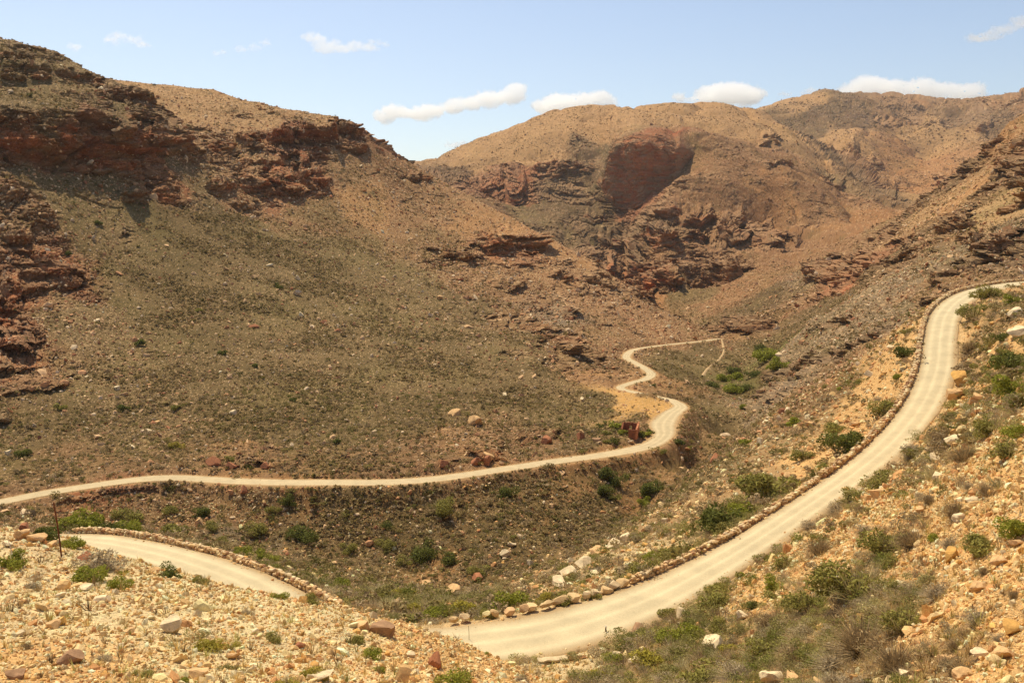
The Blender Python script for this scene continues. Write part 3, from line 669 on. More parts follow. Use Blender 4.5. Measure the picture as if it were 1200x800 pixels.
def stems(r, n, h, spread, wd):
    """woody stems, forked once, as thin three-sided rods"""
    V, Fc = [], []
    def rod(p, q, w0, w1):
        p = np.array(p); q = np.array(q); d = q - p; d /= np.linalg.norm(d); s1 = np.cross(d, [.3, .5, .8]); s1 /= np.linalg.norm(s1); s2 = np.cross(d, s1); k_ = len(V)
        for c_, w in ((p, w0), (q, w1)):
            for a in (0, 2.09, 4.19): V.append(c_ + (s1 * math.cos(a) + s2 * math.sin(a)) * w)
        for a in range(3): Fc.append([k_ + a, k_ + (a + 1) % 3, k_ + 3 + (a + 1) % 3, k_ + 3 + a])
    for _ in range(n):
        a = r.uniform(0, 6.28); tl = abs(r.normal(0, spread)) + .1; L_ = h * r.uniform(.5, 1)
        d = np.array([math.cos(a) * math.sin(tl), math.sin(a) * math.sin(tl), math.cos(tl)])
        m_ = d * L_ * .5; rod([0, 0, -.05], m_, wd, wd * .7)
        for _k in range(3):
            e = d * L_ + r.normal(size=3) * h * .22; e[2] = max(e[2], .1); rod(m_, e, wd * .6, wd * .2)
    return np.array(V), np.array(Fc)

def rotz(a):
    c_, s_ = np.cos(a), np.sin(a); M = np.zeros((len(a), 3, 3)); M[:, 0, 0] = c_; M[:, 0, 1] = -s_; M[:, 1, 0] = s_; M[:, 1, 1] = c_; M[:, 2, 2] = 1; return M
def rotr(n, amt):
    q = rng.normal(size=(n, 3)) * amt; th = np.linalg.norm(q, axis=1, keepdims=True) + 1e-9; k_ = q / th; th = th[:, 0]
    K = np.zeros((n, 3, 3)); K[:, 0, 1] = -k_[:, 2]; K[:, 0, 2] = k_[:, 1]; K[:, 1, 0] = k_[:, 2]; K[:, 1, 2] = -k_[:, 0]; K[:, 2, 0] = -k_[:, 1]; K[:, 2, 1] = k_[:, 0]
    return np.eye(3)[None] + np.sin(th)[:, None, None] * K + (1 - np.cos(th))[:, None, None] * (K @ K)
def spread_mesh(name, protos, pos, scale, cols, material, tilt=0.0, lean=None, jit=.12, smooth_=False):
    """one mesh holding many small copies"""
    n = len(pos); which = rng.integers(0, len(protos), n); M = rotr(n, tilt) @ rotz(rng.uniform(0, 6.283, n)) if tilt else rotz(rng.uniform(0, 6.283, n))
    VV_, FF_, CC_ = [], [], []; off = 0
    for k_, (V, Fc) in enumerate(protos):
        ix = np.where(which == k_)[0]
        if len(ix) == 0: continue
        W_ = np.einsum('nij,nvj->nvi', M[ix], V[None] * scale[ix][:, None, :]) + pos[ix][:, None, :]
        nv = len(V); VV_.append(W_.reshape(-1, 3).astype(F32)); FF_.append(((np.arange(len(ix)) * nv)[:, None, None] + Fc[None] + off).reshape(-1, Fc.shape[1])); off += nv * len(ix)
        j_ = 1 + jit * (rng.random((len(ix), nv // 4 if Fc.shape[1] == 4 and nv % 4 == 0 else nv, 1)) - .5) * 2
        if Fc.shape[1] == 4 and nv % 4 == 0: j_ = np.repeat(j_, 4, 1)
        CC_.append((cols[ix][:, None, :] * j_).reshape(-1, 3))
    return mesh_from(name, np.concatenate(VV_), np.concatenate(FF_), material, np.concatenate(CC_), smooth_)

# ------------------------------------------------------------------ plant and stone materials
stone_m, nt, b = mat('stone')
geo = N(nt, 'ShaderNodeNewGeometry'); at = N(nt, 'ShaderNodeAttribute', attribute_name='tone'); oi = N(nt, 'ShaderNodeObjectInfo')
n1 = tex(nt, 'ShaderNodeTexNoise', 3.0, geo, Detail=8.0, Roughness=.7); n2 = tex(nt, 'ShaderNodeTexNoise', 30.0, geo, Detail=4.0)
c = mixc(nt, 1.0, at.outputs['Color'], ramp(nt, n1.outputs[0], [(.3, .68), (.55, 1.0), (.72, 1.2)]), 'MULTIPLY')
c = mixc(nt, .6, c, ramp(nt, n2.outputs[0], [(.3, .75), (.7, 1.2)]), 'MULTIPLY')
nt.links.new(c, b.inputs['Base Color'])
bp = N(nt, 'ShaderNodeBump', Strength=.6, Distance=.05); nt.links.new(n1.outputs[0], bp.inputs['Height']); nt.links.new(bp.outputs[0], b.inputs['Normal'])
leaf_m, nt, b = mat('foliage')
at = N(nt, 'ShaderNodeAttribute', attribute_name='tone'); nt.links.new(at.outputs['Color'], b.inputs['Base Color'])
tr_ = N(nt, 'ShaderNodeBsdfTranslucent'); nt.links.new(at.outputs['Color'], tr_.inputs['Color']); mx = N(nt, 'ShaderNodeMixShader'); mx.inputs[0].default_value = .28
nt.links.new(b.outputs[0], mx.inputs[1]); nt.links.new(tr_.outputs[0], mx.inputs[2]); nt.links.new(mx.outputs[0], nt.nodes['Material Output'].inputs[0])

OLIVE = srgb(118,112,58); GREEN = srgb(112,116,44); DGREEN = srgb(82,92,36); GREYB = srgb(142,122,92); DRY = srgb(176,148,100); STRAW = srgb(206,176,110); BROWN = srgb(122,98,66)
def palette(n, opts, probs, var=.15):
    k_ = rng.choice(len(opts), n, p=np.array(probs) / sum(probs)); c_ = np.array(opts)[k_] * (1 + var * rng.normal(size=(n, 1)))
    return np.clip(c_, .01, .8)
rL = np.random.default_rng(5)
P_FAR = [leaves(rL, 9, .42, lobes=3) for _ in range(10)]
P_MID = [leaves(rL, 110, .12, lobes=5) for _ in range(10)]
P_NEAR = [leaves(rL, 700, .052, lobes=7, asp=1.4) for _ in range(8)]
P_DRY = [blades(rL, 110, .95, .55, .012, 2, .35, .3) for _ in range(6)]
P_TUFT = [blades(rL, 16, .9, .45, .03, 2, .4, .15) for _ in range(8)]
P_R0 = [rock_shape(i, ICO1, 6, .3) for i in range(12)]
P_R1 = [rock_shape(40 + i, ICO2, 9, .25) for i in range(12)]

def stuff(name, me, label):
    return link(name, me, kind='stuff', label=label)
lit = (STNg * .0 + 1)
ok = INFR & VIS & ~ONROAD
# scrub of the far slopes
wgt = ok * (VEGg ** 1.4) * (1 - .75 * ROCg) * np.minimum(AREA, 6) ** .75 * ((Rr2 > 110) & (Rr2 < 900)) * sstep(1000, 300, Rr2)
p_, n_, i, j = pick(wgt * (.12 + sstep(-.25, .35, fbm(G3.reshape(-1, 3), 16.0, 3, 301)).reshape(NA, NR)), 46000)
rs = Rr2[i, j]; sz = np.exp(rng.normal(0, .38, len(p_))) * .33 * (1 + rs / 900); sz = np.clip(sz, .15, 2.2)
sc = np.stack([sz, sz, sz * rng.uniform(.6, .95, len(p_))], 1)
stuff('scrub', spread_mesh('scrub', P_FAR, p_ - [0, 0, .05], sc, palette(len(p_), [srgb(146,124,82), srgb(132,114,70), srgb(158,134,98), srgb(106,98,52)], [.4, .25, .27, .08]), leaf_m), 'low grey-green scrub covering the far slopes')
# scrub of the middle ground
wgt = ok * (VEGg ** 1.5 + .04) * (1 - .6 * ROCg) * np.minimum(AREA, 1.5) ** .6 * ((Rr2 > 48) & (Rr2 < 240))
p_, n_, i, j = pick(wgt, 13000)
sz = np.clip(np.exp(rng.normal(0, .45, len(p_))) * .40, .15, 1.5); sc = np.stack([sz, sz, sz * rng.uniform(.6, 1.0, len(p_))], 1)
stuff('scrub', spread_mesh('scrub', P_MID, p_ - [0, 0, .05], sc, palette(len(p_), [srgb(156,136,92), srgb(140,128,74), srgb(168,146,110), srgb(118,112,58)], [.35, .28, .27, .1]), leaf_m), 'olive and grey scrub on the gully slopes')
# dry tufts and twiggy plants near the viewpoint
wgt = ok * (VEGg * .8 + .08) * AREA ** .5 * ((Rr2 > 9) & (Rr2 < 75))
p_, n_, i, j = pick(wgt, 17000)
sz = np.clip(np.exp(rng.normal(0, .4, len(p_))) * .19, .06, .55); sc = np.stack([sz, sz, sz], 1)
stuff('dry_grass', spread_mesh('dry_grass', P_TUFT, p_, sc, palette(len(p_), [STRAW, DRY, srgb(170,160,90), srgb(120,98,66)], [.32, .28, .2, .2]), leaf_m, jit=.2), 'small dry grass tufts between the stones')
# low bushes near the viewpoint
wgt = ok * (np.clip(VEGg - .2, 0, 1) ** 1.5 + .003) * AREA ** .7 * ((Rr2 > 12) & (Rr2 < 80))
p_, n_, i, j = pick(wgt, 2300)
sz = np.clip(np.exp(rng.normal(0, .42, len(p_))) * .42, .15, 1.1); sz = np.minimum(sz, Rr2[i, j] * .018); sc = np.stack([sz, sz, sz * rng.uniform(.6, .95, len(p_))], 1)
mk = rng.random(len(p_)) < .45
CB = [srgb(158,146,92), srgb(146,138,76), srgb(170,152,116), srgb(124,124,58)]
P_TW = [blades(rL, 150, .95, .7, .014, 2, .4, .35) for _ in range(6)]
stuff('scrub', spread_mesh('scrub', P_NEAR, (p_ - [0, 0, .04])[mk], sc[mk], palette(mk.sum(), CB, [.3, .3, .2, .2]), leaf_m, jit=.2), 'low olive bushes on the slopes beside the upper road')
stuff('dry_scrub', spread_mesh('dry_scrub', P_TW, (p_ - [0, 0, .04])[~mk], sc[~mk], palette((~mk).sum(), [srgb(176,154,118), srgb(160,136,100), srgb(170,158,112)], [.4, .35, .25]), leaf_m, jit=.25), 'dry twiggy bushes on the slopes beside the upper road')
# stones
def stones(nm, n, wgt, protos, smin, smax, mean, colr, pr, label, tilt=1.5):
    p_, n_, i, j = pick(wgt, n); rs = Rr2[i, j]
    sz = mean(rs) * np.exp(rng.normal(0, .5, n)); sz = np.clip(sz, smin, smax)
    sc = sz[:, None] * rng.uniform(.6, 1.25, (n, 3)) * [1, 1, .55]
    stuff(nm, spread_mesh(nm, protos, p_ + n_ * (sz * .12)[:, None], sc, palette(n, colr, pr, .12), stone_m, tilt=tilt, jit=.04), label)
PST = [srgb(234,200,142), srgb(224,182,122), srgb(206,152,98), srgb(238,214,166), srgb(218,166,96)]
stones('scree', 54000, ok * (STNg ** 1.5) * AREA ** .62 * (Rr2 < 60), P_R0, .015, .28, lambda r: .024 + r * .0009, PST, [.35, .25, .12, .18, .1], 'loose pale scree near the viewpoint')
stones('scree', 1900, ok * (STNg ** 1.2) * AREA ** .8 * (Rr2 < 75), P_R1, .06, .34, lambda r: .07 + r * .0012, PST, [.35, .2, .12, .25, .08], 'larger loose stones near the viewpoint')
stones('stones', 16000, ok * (STNg ** 1.5) * np.minimum(AREA, 2) ** .6 * ((Rr2 > 50) & (Rr2 < 170)), P_R0, .06, .7, lambda r: .14, PST, [.3, .25, .2, .15, .1], 'loose stones on the slopes by the roads')
stones('stones', 34000, ok * (STNg ** 1.3) * np.minimum(AREA, 8) ** .6 * ((Rr2 > 130) & (Rr2 < 900)) * sstep(800, 300, Rr2), P_R0, .15, 2.4, lambda r: .13 + r * .0007, [srgb(212,172,126), srgb(190,140,98), srgb(168,112,78), srgb(222,192,152)], [.35, .3, .1, .25], 'stones strewn over the mountain slopes')

# bushes and boulders of the high slopes
wf = ok * (Rr2 > 620) * (Rr2 < 3200) * (1 - .6 * ROCg) * np.minimum(AREA, 40) ** .35
p_, n_, i, j = pick(wf * (.15 + sstep(-.3, .3, fbm(G3.reshape(-1, 3), 60.0, 3, 311)).reshape(NA, NR)), 13000); rs = Rr2[i, j]
sz = rs * .00062 * np.exp(rng.normal(0, .35, len(p_))); sc = np.stack([sz, sz, sz * .8], 1)
stuff('scrub', spread_mesh('scrub', P_FAR, p_, sc, palette(len(p_), [srgb(132,108,72), srgb(114,98,60), srgb(144,118,84)], [.4, .3, .3]), leaf_m), 'scattered bushes on the high far slopes')
stones('stones', 9000, wf, P_R0, .4, 4.0, lambda r: r * .0006, [srgb(176,136,98), srgb(150,108,76), srgb(196,162,122)], [.4, .35, .25], 'boulders scattered over the high far slopes')

# loose gravel thrown to the road edges
for line, nm_ in ((RN, 'near'), (RL, 'far')):
    n = 5200 if nm_ == 'near' else 1800
    k_ = rng.integers(0, len(line) - 1, n); f_ = rng.random(n); c_ = line[k_] * (1 - f_[:, None]) + line[k_ + 1] * f_[:, None]
    d_ = line[k_ + 1, :2] - line[k_, :2]; d_ /= np.linalg.norm(d_, axis=1, keepdims=True) + 1e-9; sgn = rng.choice([-1, 1], n); o_ = sgn * (c_[:, 3] * (1.0 + rng.normal(0, .10, n)) - .1)
    mid_ = rng.random(n) < .12; o_ = np.where(mid_, rng.uniform(-1, 1, n) * c_[:, 3], o_)
    ps = np.stack([c_[:, 0] - d_[:, 1] * o_, c_[:, 1] + d_[:, 0] * o_, c_[:, 2] + .0], 1); sz = np.clip(np.exp(rng.normal(0, .5, n)) * (.05 if nm_ == 'near' else .12), .02, .3) * np.where(mid_, .6, 1)
    stuff('gravel', spread_mesh('gravel', P_R0, ps, sz[:, None] * rng.uniform(.6, 1.2, (n, 3)) * [1, 1, .6], palette(n, PST, [.35, .3, .2, .1, .05], .12), stone_m, tilt=1.5, jit=.04), 'loose gravel along the road verges')

# ------------------------------------------------------------------ shrubs one can point at
def unit(V):
    r_ = np.percentile(np.hypot(V[:, 0], V[:, 1]), 96); return V / r_
def shaded_mesh(name, V, Fc, colr, var, m, seed):
    r = np.random.default_rng(seed); n = len(V) // 4
    j_ = np.repeat(1 + var * r.normal(size=(n, 1)), 4, 0) if len(V) % 4 == 0 and Fc.shape[1] == 4 else 1 + var * r.normal(size=(len(V), 1))
    return mesh_from(name, V, Fc, m, np.clip(np.array(colr)[None] * j_, .01, .85), False)
KIND = {  # colour, words
 'g': (srgb(146,146,56), 'green'), 'd': (srgb(108,110,52), 'dark green'), 'o': (srgb(146,138,70), 'olive'), 'y': (srgb(166,152,62), 'yellow-green'),
 'b': (srgb(158,134,96), 'dry brown'), 'r': (srgb(172,154,122), 'dry grey')}
PROTO = {}
for ki, (key, (colr, word)) in enumerate(KIND.items()):
    for s_ in range(4):
        r = np.random.default_rng(900 + ki * 10 + s_)
        if key in 'br':
            V1, F1_ = blades(r, 900, .95, .75, .013, 3, .45, .35); V2, F2_ = leaves(r, 700, .045, lobes=6, asp=1.5)
        else:
            V1, F1_ = leaves(r, 1900, .060 if key != 'd' else .066, lobes=8 if key != 'd' else 10, asp=1.5, flat=.85); V2, F2_ = (blades(r, 220, .95, .6, .010, 2, .2, .3) if key in 'oy' else (None, None))
        k1 = unit(V1)
        ms = [(k1, F1_, colr)] + ([(unit(V2), F2_, colr if key in 'br' else srgb(176,158,112))] if V2 is not None else [])
        Vj = np.concatenate([m_[0] for m_ in ms]); Fj = np.concatenate([ms[0][1]] + ([ms[1][1] + len(k1)] if len(ms) > 1 else []))
        cj = np.concatenate([np.tile(np.array(m_[2]), (len(m_[0]), 1)) for m_ in ms]); n4 = len(Vj) // 4
        jj_ = np.repeat(1 + .2 * r.normal(size=(n4 + 1, 1)), 4, 0)[:len(Vj)]
        PROTO[key, s_] = [mesh_from('foliage', Vj, Fj, leaf_m, np.clip(cj * jj_, .01, .85), False)]
        V3, F3 = stems(r, 9, .75, .6, .02)
        PROTO[key, s_].append(mesh_from('stem', V3, F3, stone_m, np.tile(srgb(112,92,70), (len(V3), 1)), False))
    for s_ in range(4):
        r = np.random.default_rng(700 + ki * 10 + s_); V1, F1_ = leaves(r, 300, .15, lobes=7, asp=1.2)
        PROTO[key, 10 + s_] = [shaded_mesh('shrub', unit(V1), F1_, colr, .2, leaf_m, s_)]
NUM = 'zero one two three four five six seven eight nine ten eleven twelve thirteen fourteen fifteen sixteen seventeen eighteen nineteen twenty'.split()
ORD = 'zeroth first second third fourth fifth sixth seventh eighth ninth tenth eleventh twelfth thirteenth fourteenth fifteenth sixteenth'.split()
def rank_label(words, place, i, n):
    if n == 1: return f'{words} {place}'
    if n == 2: return f'{words} {place}, the {"left" if i == 0 else "right"} one of two'
    if i == 0: return f'{words} {place}, leftmost of {NUM[n]}'
    if i == n - 1: return f'{words} {place}, rightmost of {NUM[n]}'
    return f'{words} {place}, {ORD[i + 1]} from left of {NUM[n]}'
SHRUBS = {
 'on the scree above the short road': [(15,664,32,'g'),(105,682,36,'g'),(140,690,27,'g'),(57,631,24,'d'),(82,642,26,'g'),(199,676,26,'d'),(146,672,14,'y'),(238,684,20,'o'),(118,668,46,'r'),(40,690,22,'r')],
 'low on the pale scree at bottom left': [(243,762,28,'y'),(270,760,18,'y'),(170,792,22,'o'),(217,800,26,'g'),(322,752,24,'o'),(337,803,30,'y'),(368,796,28,'y'),(417,754,17,'o'),(434,770,23,'g'),(444,786,16,'g'),(120,775,24,'r'),(30,760,18,'b'),(290,720,18,'r')],
 'at the bottom edge beside the road bend': [(535,806,38,'g'),(568,767,9,'g'),(610,800,20,'r')],
 'behind the wall of the short road': [(90,621,40,'g'),(127,624,28,'d'),(149,626,30,'g'),(206,629,30,'o'),(285,650,22,'g'),(312,657,24,'g'),(262,638,18,'o'),(330,694,20,'g'),(368,703,20,'o'),(398,690,24,'g')],
 'on the bank below the lower road': [(154,610,30,'o'),(236,604,18,'d'),(355,631,34,'d'),(338,590,20,'d'),(300,624,24,'o'),(200,600,16,'o'),(250,620,18,'o'),(322,600,15,'o'),(452,640,20,'o'),(454,616,15,'d'),(473,660,20,'o'),(518,600,32,'o'),(496,652,32,'d'),(527,659,22,'d'),(593,581,20,'d'),(410,644,20,'o')],
 'on the reddish bank under the road spur': [(708,556,19,'d'),(707,579,18,'d'),(721,568,18,'d'),(717,584,14,'o'),(761,579,25,'d'),(756,591,15,'g'),(735,558,8,'o')],
 'in the grassy hollow before the wall': [(562,672,22,'o'),(604,710,40,'g'),(640,706,26,'y'),(485,718,24,'y'),(508,724,24,'g'),(545,716,24,'y'),(450,702,26,'o'),(475,700,24,'y'),(575,724,18,'o')],
 'below the stone wall on the near slope': [(690,700,22,'o'),(757,682,30,'o'),(788,655,36,'o'),(762,656,20,'g'),(720,690,24,'r'),(700,672,22,'r'),(805,645,22,'g'),(837,622,44,'d'),(870,606,36,'g'),(900,582,52,'o'),(735,668,20,'r'),(660,712,22,'o')],
 'left of the climbing road': [(992,534,44,'d'),(1038,487,26,'o'),(1060,418,20,'d'),(1064,391,16,'o'),(1052,444,20,'g'),(1004,450,15,'o'),(984,457,15,'g'),(979,507,26,'o'),(930,497,14,'g'),(917,531,17,'g'),(945,537,28,'o'),(874,521,13,'g'),(1030,470,15,'r')],
 'where the climbing road tops out': [(1161,348,32,'o'),(1141,373,36,'o'),(1188,355,18,'g'),(1138,410,28,'b'),(1175,398,20,'d'),(1134,432,20,'b')],
 'beside the right picture edge': [(1186,434,44,'d'),(1188,464,42,'g'),(1166,460,22,'o'),(1155,434,24,'o'),(1161,506,38,'o'),(1190,510,30,'g'),(1182,534,40,'o'),(1192,628,44,'g')],
 'along the climbing road inner edge': [(1107,520,46,'b'),(1070,538,36,'r'),(1131,540,48,'b'),(1033,570,38,'o'),(1003,586,28,'o'),(982,598,32,'r'),(915,638,24,'r'),(895,654,22,'o'),(918,666,28,'o'),(868,667,20,'g'),(840,690,22,'o'),(788,716,28,'o'),(855,680,16,'r'),(950,612,22,'r')],
 'in the middle of the right-hand slope': [(962,648,42,'b'),(1015,626,26,'r'),(1043,646,52,'o'),(1070,640,44,'b'),(1094,634,32,'g'),(1120,604,36,'b'),(1115,640,26,'r'),(1155,577,24,'b'),(1138,572,22,'r'),(1150,646,38,'o'),(1090,590,20,'b'),(1010,600,20,'b')],
 'in the thicket at the bottom right': [(911,690,30,'g'),(884,712,17,'d'),(1010,700,84,'o'),(952,712,54,'o'),(1012,762,74,'b'),(1060,738,62,'o'),(1052,785,64,'b'),(982,782,54,'r'),(905,732,34,'b'),(844,742,28,'o'),(935,772,46,'b'),(1100,700,40,'r')],
 'along the bottom edge right of the bend': [(837,710,40,'o'),(810,748,34,'g'),(820,802,50,'o'),(868,795,50,'r'),(978,803,38,'r'),(1008,808,36,'r'),(760,780,34,'y'),(720,775,28,'g'),(700,798,34,'y'),(740,802,30,'o'),(780,800,30,'r'),(900,770,34,'o'),(780,752,26,'g'),(855,765,24,'y')],
 'on the orange scree at the right edge': [(1172,750,22,'r'),(1145,728,32,'r'),(1190,700,22,'b'),(1120,760,26,'b'),(1155,672,20,'b')],
 'on the green valley floor': [(856,459,18,'g'),(864,444,27,'g'),(835,453,16,'d'),(872,457,18,'d'),(901,421,27,'g'),(911,431,20,'g'),(871,478,16,'g'),(848,446,16,'g'),(884,440,16,'d'),(858,438,16,'d'),(894,412,16,'d')],
 'around the little ruin': [(722,502,13,'g'),(730,509,11,'g'),(722,519,14,'d'),(704,500,10,'d'),(711,509,11,'o'),(751,511,9,'d'),(757,510,9,'g'),(762,503,8,'d'),(713,519,11,'o')],
 'outside the tight road bend': [(794,519,13,'d'),(807,526,10,'o'),(778,530,9,'o'),(766,452,6,'d'),(782,442,6,'d')],
 'on the big left-hand slope': [(262,415,12,'d'),(325,338,9,'d'),(165,405,10,'d'),(205,480,12,'o'),(300,430,9,'d'),(28,535,16,'d'),(115,262,10,'d'),(80,300,8,'d'),(232,365,8,'o'),(145,480,10,'d'),(345,470,9,'d'),(70,480,12,'o'),(205,525,15,'y'),(395,520,9,'d'),(270,540,9,'o')],
}
rs_ = random.Random(4)
def add_shrub(u, v, w, k_, label, group):
    for dv in (0, 4, -4, 8, -8, 12, -12, 16, -16, 20, -20, 26, -26):
        p, n = spot(u, v + dv); Yd = p[1]; rad = w * .5 * Yd * 1.02 / FOC
        gap = min((np.hypot(RN[:, 0] - p[0], RN[:, 1] - p[1]) - RN[:, 3]).min(), (np.hypot(RL[:, 0] - p[0], RL[:, 1] - p[1]) - RL[:, 3]).min())
        if gap > min(rad * .8, .9) and v + dv < 812: break
    near = w >= 15
    s_ = rs_.randrange(4) + (0 if near else 10)
    rad *= rs_.uniform(1.25, 1.45); hs = {'d': 1.0, 'g': .9, 'o': .85, 'y': .8, 'b': .95, 'r': .75}[k_] * rs_.uniform(.8, 1.05)
    parts = PROTO[k_, s_]; rz = rs_.uniform(0, 6.28)
    if near:
        e = empty('shrub', p - np.array([0, 0, rad * .08]), rz, label=label, category='shrub', group=group); e.scale = (rad, rad, rad * hs)
        for m_ in parts:
            c_ = bpy.data.objects.new(m_.name.split('.')[0], m_); COL.objects.link(c_); c_.parent = e
    else:
        o = link('shrub', parts[0], label=label, category='shrub', group=group); o.location = p - np.array([0, 0, rad * .08]); o.rotation_euler = (0, 0, rz); o.scale = (rad, rad, rad * hs)
for place, rows in SHRUBS.items():
    for k_, (_, word) in KIND.items():
        mine = sorted([r for r in rows if r[3] == k_])
        for i, (u, v, w, _) in enumerate(mine):
            add_shrub(u, v, w, k_, rank_label(f'{word} shrub', place, i, len(mine)), 'shrubs ' + place)

# ------------------------------------------------------------------ boulders one can point at
BC = {'p': (srgb(224,200,158), 'pale'), 't': (srgb(214,172,120), 'tan'), 'r': (srgb(170,112,78), 'reddish brown'), 'n': (srgb(160,124,92), 'dull brown'), 'y': (srgb(206,158,88), 'ochre yellow')}
BROCK = {}
for ki, (key, (colr, word)) in enumerate(BC.items()):
    for s_ in range(4):
        V, Fc = rock_shape(300 + ki * 9 + s_, ICO3, 12, .28, .25); V = unit(V)
        vv = vnoise(V * 2.2, .7, s_) * .16
        BROCK[key, s_] = mesh_from('boulder', V, Fc, stone_m, np.clip(np.array(colr)[None] * (1 + vv[:, None]), .02, .85), False)
BOULDERS = {
 'on the pale scree at bottom left': [(199,742,30,'p',.8),(80,778,38,'n',.55),(512,783,25,'r',1.1),(448,744,36,'n',.7),(425,738,22,'t',.7),(270,772,20,'t',.6),(120,706,28,'p',.4),(100,692,22,'p',.35),(60,735,24,'t',.5),(230,795,30,'t',.5),(375,799,38,'p',.5),(18,795,26,'n',.6),(300,742,14,'p',.6),(150,742,18,'t',.5),(350,760,16,'r',.6),(140,760,14,'p',.5),(480,770,14,'p',.6),(20,745,16,'p',.5),(70,700,16,'p',.5)],
 'on the crest above the short road': [(22,632,26,'t',.6),(42,636,24,'t',.6),(8,641,18,'p',.5),(60,640,18,'t',.5),(28,622,16,'r',.6),(98,655,22,'r',.5),(112,660,18,'p',.4),(180,671,14,'t',.6)],
 'on the shrubby ground right of the bend': [(840,762,44,'p',.45),(908,800,34,'p',.7),(720,770,20,'p',.35),(745,776,24,'p',.5),(798,724,18,'p',.8),(749,744,28,'n',.4),(885,770,16,'t',.5),(930,800,24,'t',.6)],
 'on the orange scree at right': [(1118,656,20,'y',1.0),(1030,583,22,'t',.6),(1108,778,28,'t',.6),(1175,660,26,'t',.5),(1150,690,24,'t',.5),(1180,770,32,'t',.5),(1130,795,26,'t',.6),(1125,610,20,'p',.6),(1190,640,24,'t',.5),(1060,795,24,'p',.8),(870,726,20,'p',.6),(1190,740,30,'y',.5),(1150,770,24,'p',.5),(990,575,14,'t',.5),(1100,560,22,'p',.5),(1140,590,20,'p',.5),(1080,600,16,'t',.5)],
 'on the rib of pale rock below the wall': [(655,688,34,'p',.4),(668,676,30,'p',.45),(684,664,30,'p',.4),(700,650,26,'t',.5),(718,643,24,'p',.5),(735,633,22,'p',.5),(760,622,20,'t',.5),(642,698,20,'t',.45),(780,612,16,'p',.5)],
 'in the gully bottom': [(600,640,12,'p',.7),(592,652,14,'p',.7),(622,662,12,'p',.6),(560,680,20,'r',.4),(530,697,26,'t',.4),(545,690,18,'r',.5),(500,685,16,'t',.4),(232,615,13,'t',.9),(285,577,12,'r',1)],
 'above the road at right': [(1128,450,26,'y',.7),(1120,470,30,'t',.7),(1150,470,22,'t',.6),(1112,490,18,'y',.7),(1190,372,24,'p',.6),(1195,395,26,'p',.6),(1120,520,26,'p',.5),(1100,540,28,'p',.4),(1132,480,16,'p',.6)],
 'on the big left-hand slope': [(557,497,22,'t',.7),(533,486,18,'t',.5),(592,464,10,'p',.5),(683,470,8,'p',.9),(682,509,8,'t',.8),(272,485,11,'p',.6),(183,496,10,'t',.5),(175,506,12,'p',.4),(248,495,8,'t',.7),(352,370,9,'p',.6),(297,326,12,'t',.5),(348,327,9,'p',.6),(303,346,8,'t',.7),(515,350,9,'t',.7),(396,388,8,'r',.6),(298,384,14,'r',.4),(316,312,10,'p',.4),(670,432,8,'t',.7),(137,456,10,'p',.5),(8,532,12,'p',.8)],
 'in the cut above the lower road': [(680,515,14,'r',.8),(640,520,16,'r',.6),(565,536,18,'t',.6),(557,545,14,'r',.8),(570,545,12,'r',1.0),(590,540,10,'t',.8),(520,545,14,'r',.6),(700,518,12,'n',.8),(310,548,12,'r',.7),(250,545,20,'r',.6),(270,550,16,'r',.7)],
 'among shrubs below the wall': [(905,545,12,'p',.7),(893,520,14,'p',.6),(950,500,14,'t',.6),(1000,500,16,'t',.6),(1020,440,14,'p',.5),(860,600,12,'p',.6),(925,560,14,'t',.6),(840,575,12,'t',.6),(1045,410,12,'p',.6)],
}
for place, rows in BOULDERS.items():
    for k_, (_, word) in BC.items():
        mine = sorted([r for r in rows if r[3] == k_])
        for i, (u, v, w, _, h) in enumerate(mine):
            p, n = spot(u, v); rad = w * .5 * p[1] / FOC
            o = link('boulder', BROCK[k_, rs_.randrange(4)], label=rank_label(f'{word} boulder', place, i, len(mine)), category='boulder', group='boulders ' + place)
            hh = rad * h * 1.1; o.location = p + np.array([0, rad * .3, hh * .42]); o.scale = (rad, rad * .85, hh); o.rotation_euler = (rs_.uniform(-.15, .15), rs_.uniform(-.2, .2), rs_.uniform(0, 6.28))

